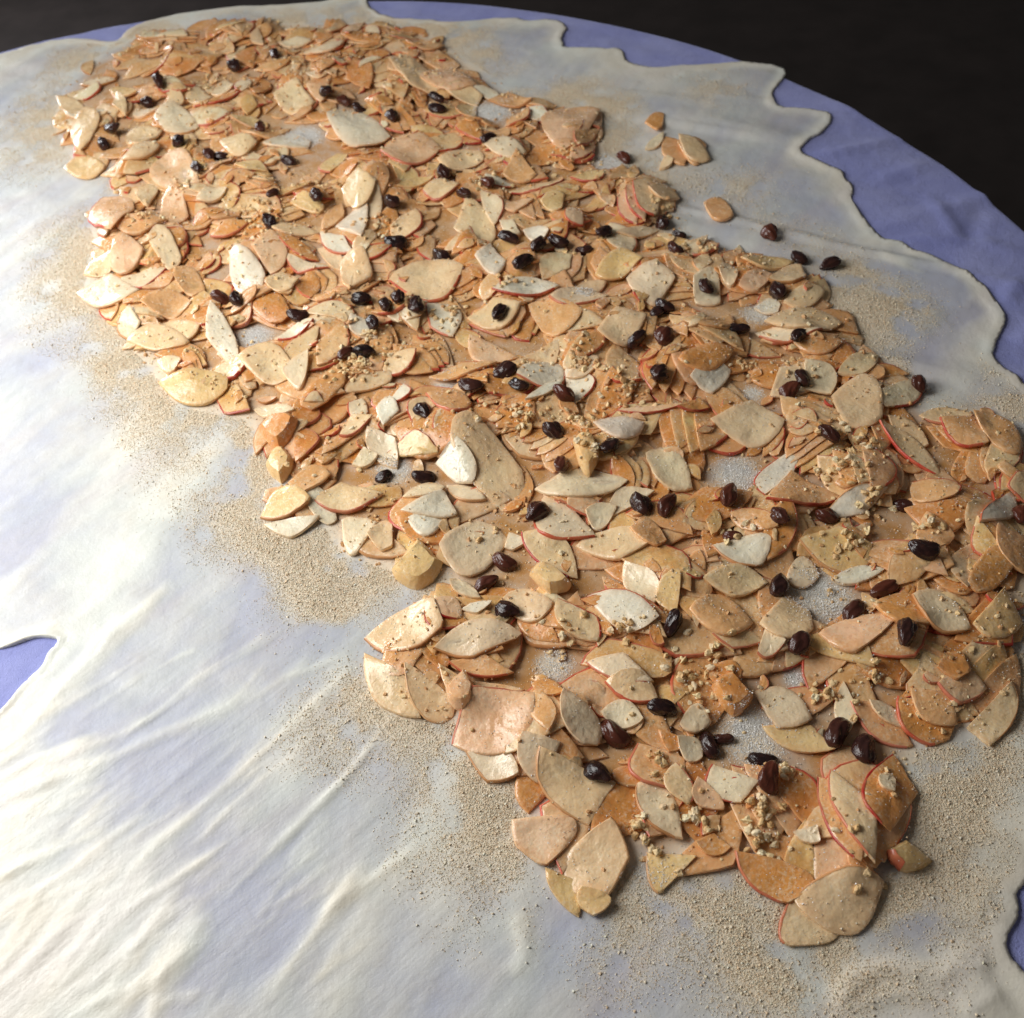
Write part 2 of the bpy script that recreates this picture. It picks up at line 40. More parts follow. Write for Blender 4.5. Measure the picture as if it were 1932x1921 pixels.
SLICES = [(-370,874,-331,824,-352,837,-345,857,'c','n'),(-333,837,-326,770,-340,803,-316,810,'c','n'),(-313,864,-297,819,-300,843,-312,839,'c','n'),(-272,812,-231,793,-252,784,-258,833,'w','y'),(-293,786,-261,790,-277,765,-285,808,'c','n'),(-283,739,-257,772,-264,744,-279,765,'c','y'),(-337,753,-301,747,-314,732,-324,769,'y','n','yellowish slice on the far left margin below a pair of raisins'),(-264,733,-217,693,-238,753,-248,708,'p','n','broad peach slice carrying a single raisin near its far right tip, far left'),(-247,693,-222,663,-239,652,-237,706,'p','n'),(-219,682,-196,695,-204,682,-213,698,'w','n'),(-296,708,-272,637,-299,670,-265,681,'p','r','round peach slice with a red rim at the outer left edge of the filling'),(-269,701,-250,703,-256,681,-264,718,'c','n'),(-270,606,-246,618,-257,600,-267,638,'p','n'),(-291,607,-269,623,-287,621,-271,604,'c','n'),(-292,587,-242,574,-268,564,-271,606,'w','n','broad whitish slice at the leftmost bulge of the filling, beside bare dough'),(-247,633,-220,612,-227,598,-236,645,'g','n'),(-224,600,-195,564,-213,572,-210,600,'t','n'),(-157,629,-153,582,-143,607,-168,611,'p','n'),(-155,568,-128,566,-143,555,-145,583,'c','n'),(-182,617,-160,549,-158,586,-181,581,'W','n','narrow whitish slice standing pale among tan ones, above two raisins at left'),(-192,557,-166,484,-172,521,-192,524,'W','n','long whitish slice hanging below the two small raisins near the bare dough'),(-240,560,-199,551,-219,546,-221,573,'t','n'),(-234,533,-196,533,-213,518,-215,543,'c','n'),(-175,843,-136,815,-157,808,-154,855,'c','n'),(-206,801,-168,791,-187,786,-189,806,'y','y'),(-250,844,-225,839,-236,828,-242,864,'c','n'),(-229,849,-207,858,-216,841,-221,877,'w','n'),(-212,770,-178,754,-194,740,-194,770,'c','n'),(-175,756,-125,751,-153,749,-152,777,'W','n'),(-203,638,-173,649,-187,636,-190,651,'o','r'),(-153,626,-121,600,-137,604,-135,619,'o','r'),(-126,799,-71,750,-104,742,-99,800,'W','n','largest whitish slice at the far end, just below a line of three raisins'),(-59,908,-24,898,-42,889,-45,919,'t','y'),(-74,876,-29,815,-55,822,-47,872,'c','n'),(-47,836,2,816,-23,811,-22,857,'p','n'),(10,802,47,788,30,785,28,813,'t','y'),(50,758,100,764,66,704,76,773,'p','n','broad peach slice sticking out of the far right edge of the filling, casting a shadow'),(74,726,96,736,78,705,90,732,'t','y'),(-79,727,-31,727,-57,703,-54,755,'p','r'),(-35,713,6,711,-18,696,-11,727,'c','n'),(3,725,36,704,19,701,22,727,'w','n'),(15,684,41,678,28,674,28,708,'t','n'),(-66,676,-36,690,-50,678,-51,691,'y','n'),(-47,674,-18,670,-35,655,-32,684,'c','y'),(-108,679,-80,672,-94,651,-94,696,'c','n'),(-13,657,-9,586,6,618,-24,622,'c','n'),(-3,658,5,618,13,642,-1,637,'w','r'),(40,640,62,641,50,626,52,651,'y','n'),(65,669,97,669,80,658,82,680,'y','r'),(98,643,106,604,96,618,110,632,'p','r'),(104,646,112,605,103,620,116,633,'p','r'),(109,648,122,613,110,619,125,638,'c','r'),(119,639,142,634,129,628,134,649,'c','n'),(90,595,123,601,105,591,107,603,'w','n'),(-11,582,11,571,1,558,1,595,'W','n'),(9,622,23,604,14,605,19,620,'w','n'),(25,609,44,597,32,591,37,611,'W','n'),(70,554,104,559,84,547,89,576,'y','n'),(90,546,128,527,102,517,112,556,'w','n'),(-71,568,-18,571,-40,540,-44,587,'c','r'),(-105,591,-80,563,-98,556,-90,600,'c','n'),(-1,541,45,540,21,532,24,555,'W','r','whitish slice with a thin red peel line along its near side, centre of the filling'),(36,528,76,526,52,516,57,540,'w','y'),(-45,537,-29,504,-43,515,-23,529,'W','r'),(-19,521,18,523,2,505,0,535,'c','n'),(22,526,57,508,36,492,43,525,'t','n'),(63,488,98,501,81,477,79,511,'c','n'),(133,744,154,746,141,729,146,759,'o','n','small orange slice at the top of the separate little cluster on bare dough'),(146,723,153,677,140,695,160,704,'t','n','tan slice in the middle of the separate little cluster on bare dough'),(127,705,146,728,139,708,135,719,'w','n','pale sliver at the outer side of the separate little cluster on bare dough'),(134,677,147,691,143,679,140,690,'c','n','smallest cream piece at the bottom of the separate little cluster on bare dough'),(152,706,175,702,161,677,167,716,'t','n'),(156,721,174,682,157,684,169,708,'c','n'),(159,629,176,606,162,606,173,633,'t','n','flat tan piece lying alone on crumbs between the filling and the torn edge'),(169,554,208,553,187,543,189,560,'y','n'),(161,524,187,536,174,519,175,540,'p','n'),(181,527,216,536,197,522,203,547,'c','y'),(169,508,187,502,177,499,180,513,'W','n'),(187,507,217,514,201,500,203,518,'c','n'),(170,488,219,481,191,471,201,502,'c','n','long cream slice on the right margin of the filling, nearest the crumb strip'),(151,543,164,537,156,525,159,548,'w','n'),(134,537,148,513,132,515,149,541,'w','n'),(-246,529,-201,519,-223,515,-227,541,'c','n'),(-217,483,-167,477,-192,461,-192,490,'y','n','yellowish slice jutting over the crumbs on the left margin, with a shadow under it'),(-223,508,-202,498,-212,492,-210,508,'w','n'),(-166,495,-128,479,-148,509,-146,473,'c','n'),(-137,480,-120,495,-124,463,-129,489,'w','n'),(-154,454,-125,441,-141,440,-139,454,'w','n'),(-148,433,-123,432,-134,415,-136,440,'o','K','orange-brown chunk on the left margin of the filling'),(-142,405,-125,404,-132,391,-134,415,'y','K','small yellow chunk at the left margin, above the fan of pale slices'),(-127,387,-102,390,-117,377,-114,399,'t','n'),(-113,375,-71,373,-94,363,-97,387,'c','y'),(-140,361,-107,361,-123,349,-124,362,'W','n','whitish slice lying lowest of the pair pointing onto the bare crumbed dough'),(-142,366,-112,372,-126,363,-130,386,'y','y'),(-20,427,5,346,8,383,-30,393,'c','n','largest cream slice in the centre, long leaf with its tip pointing at a raisin'),(-61,368,-36,374,-48,366,-50,380,'w','n'),(-59,352,-37,349,-48,337,-48,354,'W','n'),(-62,357,-22,359,-39,350,-39,372,'W','n'),(-29,404,-25,370,-18,386,-42,393,'W','n'),(-82,425,-64,394,-65,414,-80,406,'w','n'),(-98,418,-78,432,-89,419,-92,440,'c','r'),(-91,400,-75,404,-83,397,-84,411,'w','n'),(-77,440,-61,427,-71,423,-68,448,'W','n'),(-46,447,-18,437,-31,424,-30,450,'t','r'),(-41,331,-3,335,-25,311,-21,349,'w','n'),(-3,339,3,324,5,333,-6,329,'w','n'),(4,338,31,304,10,319,26,330,'c','r'),(-67,320,-39,321,-53,307,-52,337,'y','K','fat yellow apple chunk at the left margin below the big whitish slices'),(-36,311,-20,295,-32,300,-26,307,'w','n'),(-30,288,-14,292,-22,284,-23,293,'W','n'),(-45,295,-30,281,-42,284,-33,296,'p','r'),(-38,259,-6,250,-24,250,-20,261,'t','r'),(-81,280,-32,284,-58,266,-52,296,'c','y','large cream slice pointing left over the bare dough, topmost of its corner stack'),(-45,266,0,270,-25,259,-22,280,'w','y'),(-11,292,17,287,5,277,2,300,'g','n'),(6,309,28,299,16,295,15,316,'y','K','yellow wedge-like chunk just under the slice with a long red peel edge'),(19,289,37,262,38,276,19,272,'c','r'),(34,291,68,270,54,291,49,266,'W','r','whitish slice with a red peel arc along its far side, right of centre'),(13,367,66,364,37,355,41,378,'w','n'),(38,393,52,382,43,372,48,398,'y','K','small yellow chunk squeezed between two raisins in the centre'),(51,409,82,407,66,391,67,413,'W','n'),(79,386,101,356,84,362,97,386,'g','n'),(40,348,58,349,46,335,50,352,'w','n'),(62,331,82,317,70,319,74,337,'t','n'),(56,310,67,280,71,296,55,293,'w','n'),(68,282,83,296,77,273,74,295,'y','n'),(9,455,40,465,33,445,22,469,'W','r','whitish triangular slice with a bright red peel edge, below a pair of raisins'),(13,430,39,452,26,437,25,447,'W','n'),(40,454,63,469,54,453,52,467,'w','n'),(67,421,109,420,86,415,87,421,'p','r'),(29,253,60,237,42,240,48,255,'w','y'),(-95,358,-75,352,-89,333,-84,358,'w','n'),(-80,344,-62,338,-72,332,-70,354,'c','n'),(108,452,146,463,127,444,128,466,'o','n'),(114,441,141,446,126,429,129,451,'W','n'),(202,435,233,450,219,433,219,452,'c','n'),(185,447,195,419,201,437,180,425,'w','n'),(194,417,218,395,198,390,220,429,'c','n','broad round cream slice on the right margin beside a lone raisin on bare dough'),(102,416,122,417,112,413,118,427,'o','r'),(120,407,163,400,141,384,148,421,'g','n'),(222,399,239,375,227,378,236,392,'c','n'),(214,392,239,352,223,367,234,377,'c','r','slice with the longest bright red peel line, along the right side of the filling'),(251,394,269,368,253,372,272,394,'t','r'),(271,397,283,359,271,367,290,384,'t','n'),(219,324,212,296,230,308,209,308,'t','n'),(242,311,270,336,250,322,267,320,'W','r','bright whitish crescent slice near the right edge with red peel on its inner side'),(136,340,180,341,158,336,158,365,'t','r'),(219,347,235,329,241,342,218,331,'t','r'),(103,316,127,301,113,303,132,318,'W','y','whitish pointed slice lying on top, just below a half-hidden raisin, right of centre'),(149,314,192,303,167,293,172,320,'y','y'),(138,294,156,294,145,287,149,306,'w','n'),(161,291,187,290,171,286,175,295,'W','n'),(112,248,127,252,118,245,120,263,'w','y'),(116,264,151,267,131,253,135,283,'c','n'),(144,256,184,259,157,241,164,264,'p','n','wide peach slice between two big raisins on the right side'),(175,271,201,253,180,254,195,274,'o','n'),(195,273,216,249,198,251,213,272,'w','y'),(252,311,256,280,246,293,265,304,'t','n'),(223,276,251,284,231,270,243,296,'o','n'),(218,253,245,253,227,244,242,273,'y','n'),(83,274,114,264,96,257,102,284,'t','n'),(94,293,128,289,108,281,114,302,'c','n'),(86,243,105,234,93,234,100,246,'o','n'),(-80,270,-52,231,-74,243,-56,250,'c','n'),(-59,259,-42,228,-55,237,-37,239,'c','y'),(-40,243,-23,239,-33,231,-30,253,'p','K'),(2,244,17,234,7,234,12,245,'o','n'),(-31,211,-7,197,-22,196,-14,210,'w','y'),(3,238,8,213,12,226,0,225,'t','n'),(-38,215,3,236,-26,241,-7,209,'p','y','large peach half-moon slice at the near left corner, dull yellow rim'),(17,236,28,205,15,218,32,220,'w','n'),(-4,215,3,191,-7,202,13,209,'w','n'),(3,208,21,171,3,188,36,190,'c','y','large cream slice near the near left corner with a plump raisin on it'),(-12,177,1,155,-11,165,16,173,'p','n','peach triangular slice left of the big leaf-shaped one at the near edge'),(1,155,13,133,3,144,17,147,'y','n'),(31,173,18,133,37,155,7,154,'c','y','big cream leaf-shaped slice at the near tip, point towards the viewer'),(15,145,19,133,27,139,13,139,'y','n'),(45,158,48,140,44,146,66,154,'y','y','yellowish fan-shaped slice at the near edge, nuts lying on it'),(37,240,61,228,47,229,54,243,'c','r'),(45,189,61,161,46,172,59,185,'w','y'),(49,209,67,184,44,192,69,200,'t','r'),(33,225,53,219,42,216,45,230,'w','n'),(69,216,84,215,75,211,79,225,'w','n'),(107,213,137,197,118,199,130,211,'y','n'),(108,231,131,213,114,210,124,230,'w','n'),(87,235,106,227,95,219,99,241,'o','K'),(150,231,145,204,152,215,142,216,'w','n','narrow pale slice standing upright beside two black raisins at near right'),(150,220,173,196,157,201,169,218,'t','r'),(159,220,173,204,162,210,170,215,'w','n'),(173,221,187,194,171,203,197,207,'o','r'),(179,223,195,203,180,207,196,218,'t','n'),(191,223,214,219,198,212,206,229,'p','y'),(192,230,210,229,200,223,205,238,'o','n'),(227,223,206,192,224,207,199,202,'c','y','cream half-moon slice set apart at the right, beside the fanned orange stack'),(126,185,131,142,122,160,137,169,'t','r'),(132,187,137,141,127,165,145,167,'c','r'),(163,193,147,154,141,174,168,174,'o','r','large orange-brown slice at the near right corner with a tiny pale piece on it'),(151,181,155,172,150,175,158,181,'w','n','tiny pale slice piece lying on the large orange-brown slice'),(145,148,166,144,150,140,155,153,'y','Kr','small yellow wedge chunk with a red end, lying alone on crumbs at near right'),(102,134,95,115,94,123,117,118,'c','y','cream slice half hidden under the large one nearest the viewer'),(101,132,141,137,123,142,122,117,'c','y','large cream slice nearest the viewer, uppermost of the last pair'),(82,155,99,131,86,140,111,142,'o','r','orange-brown slice with red peel along the near edge, above the last pair'),(81,196,89,175,76,183,99,184,'w','r'),(64,197,66,176,70,185,57,187,'c','r'),(73,190,81,173,69,178,81,179,'p','n'),(66,160,81,156,72,153,75,163,'o','n'),(67,210,77,199,69,198,77,208,'w','n'),(108,160,121,155,113,154,118,161,'w','n')]
CRUMB_SPOTS = [(88,113,19,1.0),(80,129,13,0.8),(183,170,18,1.0),(200,183,12,0.8),(-27,197,22,0.9),(-16,176,14,0.8),(-101,314,34,0.9),(-167,393,35,0.7),(-132,346,24,0.8),(-246,508,25,0.8),(199,789,35,0.6),(190,643,35,0.7),(263,498,27,0.8),(245,534,17,0.7),(60,141,13,0.6),(147,129,11,0.5),(119,141,11,0.6),(-9,922,49,0.5),(90,799,40,0.5),(209,196,9,0.5)]
CREASES = [([(332,697),(311,692),(282,684),(247,677)],4,2.2),([(335,658),(311,647),(282,639)],5,1.8),([(270,568),(304,565),(338,556),(368,537)],5,2.2),([(320,622),(322,590),(323,562)],6,1.5),([(349,513),(339,506),(327,493)],5,2),([(357,607),(338,577),(323,548)],6,-1.5),([(279,757),(297,743),(312,729)],5,1.5),([(318,456),(332,462),(350,478)],6,2)]
# ---------------------------------------------------------------- helpers
M = 0.001
def S(o, **k):
    for a, b in k.items(): o[a] = b
    return o
COL = bpy.context.collection
def link(name, me, parent=None):
    o = bpy.data.objects.new(name, me); COL.objects.link(o)
    if parent: o.parent = parent
    return o
def mesh(name, v, f, mats=(), smooth=True, matidx=None, sharp=0):
    me = bpy.data.meshes.new(name); me.from_pydata([tuple(map(float, p)) for p in v] if not isinstance(v, np.ndarray) else v.tolist(), [], f)
    for m in mats: me.materials.append(m)
    if smooth: me.polygons.foreach_set('use_smooth', np.ones(len(me.polygons), bool))
    if matidx is not None: me.polygons.foreach_set('material_index', np.asarray(matidx, np.int32))
    me.update()
    if smooth and sharp: me.set_sharp_from_angle(angle=math.radians(sharp))
    return me
def mesh_np(name, v, tris, mats=(), smooth=False):
    """big meshes straight from arrays (tris or quads, k per face)"""
    me = bpy.data.meshes.new(name); n, k = tris.shape
    me.vertices.add(len(v)); me.vertices.foreach_set('co', v.astype(np.float32).ravel())
    me.loops.add(n*k); me.loops.foreach_set('vertex_index', tris.astype(np.int32).ravel())
    me.polygons.add(n); me.polygons.foreach_set('loop_start', np.arange(0, n*k, k, dtype=np.int32))
    me.polygons.foreach_set('loop_total', np.full(n, k, np.int32))
    for m in mats: me.materials.append(m)
    me.polygons.foreach_set('use_smooth', np.full(n, smooth, bool))
    me.update(calc_edges=True); me.validate(); return me
def vcol(me, name, rgb, stain_shade=1.0):
    a = me.color_attributes.new(name, 'FLOAT_COLOR', 'POINT')
    n = len(me.vertices); c = np.ones((n, 4), np.float32); c[:, :3] = rgb; c[:, 3] = stain_shade
    a.data.foreach_set('color', c.ravel())
def vfloat(me, name, val):
    a = me.attributes.new(name, 'FLOAT', 'POINT'); a.data.foreach_set('value', np.asarray(val, np.float32).ravel())

_lat = np.random.default_rng(77).random((256, 256)).astype(np.float64)
def vnoise(x, y):
    xi = np.floor(x).astype(int); yi = np.floor(y).astype(int); fx = x-xi; fy = y-yi
    fx = fx*fx*(3-2*fx); fy = fy*fy*(3-2*fy)
    a = _lat[yi % 256, xi % 256]; b = _lat[yi % 256, (xi+1) % 256]; c = _lat[(yi+1) % 256, xi % 256]; d = _lat[(yi+1) % 256, (xi+1) % 256]
    return (a*(1-fx)+b*fx)*(1-fy)+(c*(1-fx)+d*fx)*fy
def fbm(x, y, o=4):
    s = 0; a = .5; t = 0
    for i in range(o):
        s = s+a*vnoise(x*2**i+17.3*i, y*2**i+9.1*i); t += a; a *= .5
    return s/t
def polydist(px, py, poly, closed=True):
    """distance to a polyline and an inside flag"""
    P = np.asarray(poly, float); n = len(P); best = np.full(px.shape, 1e9); near = np.zeros(px.shape+(2,)); ins = np.zeros(px.shape, bool)
    for i in range(n if closed else n-1):
        a = P[i]; b = P[(i+1) % n]; d = b-a; L = d@d+1e-9
        t = np.clip(((px-a[0])*d[0]+(py-a[1])*d[1])/L, 0, 1); qx = a[0]+t*d[0]; qy = a[1]+t*d[1]
        e = np.hypot(px-qx, py-qy); m = e < best; best[m] = e[m]; near[m, 0] = qx[m]; near[m, 1] = qy[m]
        if closed:
            c = ((a[1] > py) != (b[1] > py)) & (px < (b[0]-a[0])*(py-a[1])/(b[1]-a[1]+1e-12)+a[0]); ins ^= c
    return best, ins, near
def smoothpoly(P, n=4, wob=0.0):
    P = np.asarray(P, float); N = len(P); out = []
    for i in range(N):
        p0, p1, p2, p3 = P[i-1], P[i], P[(i+1) % N], P[(i+2) % N]
        for k in range(n):
            t = k/n; q = .5*((2*p1)+(-p0+p2)*t+(2*p0-5*p1+4*p2-p3)*t*t+(-p0+3*p1-3*p2+p3)*t**3); out.append(q)
    Q = np.array(out)
    if wob: Q += (np.stack([vnoise(Q[:, 0]*.11, Q[:, 1]*.11), vnoise(Q[:, 1]*.11+40, Q[:, 0]*.11)], 1)-.5)*wob
    return Q

# ---------------------------------------------------------------- materials
def mat(name):
    m = bpy.data.materials.new(name); m.use_nodes = True; nt = m.node_tree
    return m, nt, nt.nodes['Principled BSDF'], nt.nodes['Material Output']
def N(nt, t, **k):
    n = nt.nodes.new(t)
    for a, b in k.items():
        if a in n.inputs: n.inputs[a].default_value = b
        else: setattr(n, a, b)
    return n
def ramp(nt, fac, stops):
    r = nt.nodes.new('ShaderNodeValToRGB'); e = r.color_ramp.elements
    while len(e) < len(stops): e.new(.5)
    for i, (p, c) in enumerate(stops):
        e[i].position = p; e[i].color = (*c, 1) if len(c) == 3 else c
    nt.links.new(fac, r.inputs[0]); return r.outputs[0]
def mix(nt, fac, a, b, mode='MIX'):
    n = nt.nodes.new('ShaderNodeMix'); n.data_type = 'RGBA'; n.blend_type = mode
    for s, v in ((0, fac), (6, a), (7, b)):
        if hasattr(v, 'is_linked'): nt.links.new(v, n.inputs[s])
        else: n.inputs[s].default_value = v if s == 0 else (*v, 1)
    return n.outputs[2]
def noise(nt, vec, scale, detail=4, rough=.6, dist=0):
    n = N(nt, 'ShaderNodeTexNoise'); n.inputs['Scale'].default_value = scale; n.inputs['Detail'].default_value = detail
    n.inputs['Roughness'].default_value = rough; n.inputs['Distortion'].default_value = dist
    nt.links.new(vec, n.inputs['Vector']); return n.outputs[0]
def vor(nt, vec, scale, feature='F1', out=0):
    n = N(nt, 'ShaderNodeTexVoronoi'); n.feature = feature; n.inputs['Scale'].default_value = scale
    nt.links.new(vec, n.inputs['Vector']); return n.outputs[out]
def bump(nt, h, strength, dist, normal=None):
    b = N(nt, 'ShaderNodeBump'); b.inputs['Strength'].default_value = strength; b.inputs['Distance'].default_value = dist
    nt.links.new(h, b.inputs['Height'])
    if normal is not None: nt.links.new(normal, b.inputs['Normal'])
    return b.outputs[0]
def geopos(nt): return N(nt, 'ShaderNodeNewGeometry').outputs['Position']
def attr(nt, name, out='Color'): return N(nt, 'ShaderNodeAttribute', attribute_name=name).outputs[out]

def m_floor():
    m, nt, p, o = mat('floor_wood'); v = geopos(nt)
    a = noise(nt, v, 9, 5); p.inputs['Roughness'].default_value = .6
    nt.links.new(ramp(nt, a, [(.3, (.018, .013, .012)), (.7, (.036, .027, .025))]), p.inputs['Base Color']); return m
def m_cloth():
    m, nt, p, o = mat('periwinkle_cloth'); v = geopos(nt)
    a = noise(nt, v, 26, 5); w = noise(nt, v, 1400, 2)
    c = ramp(nt, a, [(.3, CLOTH_A), (.7, CLOTH_B)])
    c = mix(nt, .25, c, ramp(nt, w, [(.3, (.5, .5, .5)), (.7, (1, 1, 1))]), 'MULTIPLY')
    nt.links.new(c, p.inputs['Base Color']); p.inputs['Roughness'].default_value = .85
    p.inputs['Sheen Weight'].default_value = .15; p.inputs['Specular IOR Level'].default_value = .2
    nt.links.new(bump(nt, w, .6, .0007, bump(nt, a, .5, .005)), p.inputs['Normal']); return m
def m_dough():
    m, nt, p, o = mat('stretched_dough'); v = geopos(nt); th = attr(nt, 'thick', 'Fac')
    a = noise(nt, v, 70, 5, .65); b = noise(nt, v, 420, 4, .7)
    mp = N(nt, 'ShaderNodeMapping'); mp.vector_type = 'TEXTURE'; mp.inputs['Rotation'].default_value = (0, 0, math.radians(38)); mp.inputs['Scale'].default_value = (9, 1, 1); nt.links.new(v, mp.inputs[0])
    sd = noise(nt, mp.outputs[0], 190, 4, .6, .3); sd2 = noise(nt, mp.outputs[0], 60, 4, .6, .2)
    bare = ramp(nt, attr(nt, 'bare', 'Fac'), [(.0, (0, 0, 0)), (1, (1, 1, 1))])
    sdm = mix(nt, bare, (.5, .5, .5), sd); sdm2 = mix(nt, bare, (.5, .5, .5), sd2)
    c = ramp(nt, th, [(0, (.81, .84, .85)), (.5, (.83, .83, .78)), (1, (.83, .79, .68))])
    c = mix(nt, ramp(nt, a, [(.42, (0, 0, 0)), (.75, (.4, .4, .4))]), c, (.77, .71, .58))
    c = mix(nt, ramp(nt, noise(nt, v, 22, 3, .5), [(.45, (0, 0, 0)), (.62, (.7, .7, .7))]), c, (.79, .83, .78))
    c = mix(nt, ramp(nt, noise(nt, mp.outputs[0], 34, 3, .5), [(.52, (0, 0, 0)), (.68, (.6, .6, .6))]), c, (.84, .79, .745))
    bub = ramp(nt, vor(nt, v, 130), [(.05, (0, 0, 0)), (.16, (1, 1, 1))])
    # flour specks
    c = mix(nt, ramp(nt, noise(nt, v, 900, 2), [(.64, (0, 0, 0)), (.72, (.5, .5, .5))]), c, (.86, .85, .8))
    c = mix(nt, ramp(nt, noise(nt, v, 330, 3, .5), [(.70, (0, 0, 0)), (.78, (.25, .25, .25))]), c, (.52, .49, .42))
    cr = N(nt, 'ShaderNodeMath', operation='MULTIPLY'); nt.links.new(attr(nt, 'crumb', 'Fac'), cr.inputs[0]); nt.links.new(ramp(nt, noise(nt, v, 1100, 3, .7), [(.3, (.55, .55, .55)), (.65, (1, 1, 1))]), cr.inputs[1])
    c = mix(nt, cr.outputs[0], c, (.86, .72, .53))
    ju = N(nt, 'ShaderNodeMath', operation='MULTIPLY'); nt.links.new(attr(nt, 'juice', 'Fac'), ju.inputs[0]); nt.links.new(ramp(nt, noise(nt, v, 60, 4, .6), [(.3, (.45, .45, .45)), (.6, (1, 1, 1))]), ju.inputs[1])
    c = mix(nt, ju.outputs[0], c, (.58, .30, .105))
    nt.links.new(c, p.inputs['Base Color'])
    nt.links.new(ramp(nt, b, [(.3, (.28, .28, .28)), (.7, (.5, .5, .5))]), p.inputs['Roughness'])
    p.inputs['Specular IOR Level'].default_value = .4
    nt.links.new(bump(nt, b, .16, .0005, bump(nt, bub, .10, .0006, bump(nt, sdm, .10, .0015, bump(nt, sdm2, .22, .003, bump(nt, a, .22, .003))))), p.inputs['Normal'])
    t = N(nt, 'ShaderNodeBsdfTransparent'); x = N(nt, 'ShaderNodeMixShader')
    mr = N(nt, 'ShaderNodeMapRange'); mr.inputs[3].default_value = .58; mr.inputs[4].default_value = 1.0
    mr.inputs[1].default_value = .0; mr.inputs[2].default_value = .75
    mx = N(nt, 'ShaderNodeMath', operation='MAXIMUM'); nt.links.new(th, mx.inputs[0]); nt.links.new(ju.outputs[0], mx.inputs[1]); mx2 = N(nt, 'ShaderNodeMath', operation='MAXIMUM'); nt.links.new(mx.outputs[0], mx2.inputs[0]); nt.links.new(cr.outputs[0], mx2.inputs[1]); nt.links.new(mx2.outputs[0], mr.inputs[0]); nt.links.new(mr.outputs[0], x.inputs[0])
    nt.links.new(t.outputs[0], x.inputs[1]); nt.links.new(p.outputs[0], x.inputs[2]); nt.links.new(x.outputs[0], o.inputs[0])
    return m
def m_flesh():
    m, nt, p, o = mat('apple_flesh'); v = geopos(nt); at = N(nt, 'ShaderNodeAttribute', attribute_name='tone'); base = at.outputs['Color']
    rim = attr(nt, 'rim', 'Fac')
    a = noise(nt, v, 62, 4, .6); f = noise(nt, v, 620, 3, .7); sg = noise(nt, v, 95, 3, .6); fb = noise(nt, v, 210, 4, .6, .8)
    st = N(nt, 'ShaderNodeMath', operation='MULTIPLY'); nt.links.new(ramp(nt, a, [(.42, (0, 0, 0)), (.68, (.85, .85, .85))]), st.inputs[0]); nt.links.new(at.outputs['Alpha'], st.inputs[1])
    c = mix(nt, st.outputs[0], base, (.70, .32, .075))
    c = mix(nt, ramp(nt, fb, [(.50, (0, 0, 0)), (.72, (.22, .22, .22))]), c, (.84, .56, .26))
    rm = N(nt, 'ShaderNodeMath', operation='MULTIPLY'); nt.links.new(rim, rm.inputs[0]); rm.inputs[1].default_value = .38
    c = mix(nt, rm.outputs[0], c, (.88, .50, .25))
    s2 = N(nt, 'ShaderNodeMath', operation='MULTIPLY'); nt.links.new(ramp(nt, f, [(.46, (0, 0, 0)), (.62, (.5, .5, .5))]), s2.inputs[0]); nt.links.new(ramp(nt, sg, [(.42, (.1, .1, .1)), (.62, (1, 1, 1))]), s2.inputs[1])
    c = mix(nt, s2.outputs[0], c, (.95, .80, .58))
    nt.links.new(c, p.inputs['Base Color'])
    p.inputs['Subsurface Weight'].default_value = .4; p.inputs['Subsurface Radius'].default_value = (1, 1, 1)
    p.inputs['Subsurface Scale'].default_value = .0014; p.inputs['Coat Weight'].default_value = .35; p.inputs['Coat Roughness'].default_value = .22
    nt.links.new(ramp(nt, a, [(.35, (.40, .40, .40)), (.65, (.16, .16, .16))]), p.inputs['Roughness'])
    p.inputs['Specular IOR Level'].default_value = .45
    nt.links.new(bump(nt, f, .16, .0004, bump(nt, fb, .15, .0008, bump(nt, a, .5, .004))), p.inputs['Normal']); return m
def m_peel():
    m, nt, p, o = mat('apple_peel'); v = geopos(nt); base = attr(nt, 'tone')
    a = noise(nt, v, 120, 4, .65)
    nt.links.new(mix(nt, ramp(nt, a, [(.38, (0, 0, 0)), (.70, (.5, .5, .5))]), base, (.78, .38, .18)), p.inputs['Base Color'])
    p.inputs['Roughness'].default_value = .3; return m
def m_raisin():
    m, nt, p, o = mat('raisin_skin'); tc = N(nt, 'ShaderNodeTexCoord').outputs['Object']
    oi = N(nt, 'ShaderNodeObjectInfo').outputs['Random']
    a = noise(nt, tc, 1600, 4, .6); mp = N(nt, 'ShaderNodeMapping'); mp.inputs['Scale'].default_value = (.45, 1, 1); nt.links.new(tc, mp.inputs[0]); w = noise(nt, mp.outputs[0], 2400, 3, .55, 1.2)
    c = ramp(nt, oi, [(0, (.012, .007, .008)), (.6, (.035, .013, .011)), (1, (.11, .028, .015))])
    c = mix(nt, ramp(nt, a, [(.45, (0, 0, 0)), (.8, (.6, .6, .6))]), c, (.10, .035, .022))
    nt.links.new(c, p.inputs['Base Color']); p.inputs['Roughness'].default_value = .22
    p.inputs['Specular IOR Level'].default_value = .45
    nt.links.new(bump(nt, w, .55, .0010), p.inputs['Normal']); return m
def m_grain(name, rough=.7):
    m, nt, p, o = mat(name); v = geopos(nt); base = attr(nt, 'tone')
    a = noise(nt, v, 900, 3, .6)
    nt.links.new(mix(nt, ramp(nt, a, [(.4, (0, 0, 0)), (.75, (.45, .45, .45))]), base, (.60, .44, .26)), p.inputs['Base Color'])
    p.inputs['Roughness'].default_value = rough
    nt.links.new(bump(nt, a, .5, .0006), p.inputs['Normal']); return m
def m_sugar():
    m, nt, p, o = mat('sugar'); p.inputs['Base Color'].default_value = (.86, .85, .82, 1); p.inputs['Roughness'].default_value = .25
    p.inputs['Subsurface Weight'].default_value = .0; return m
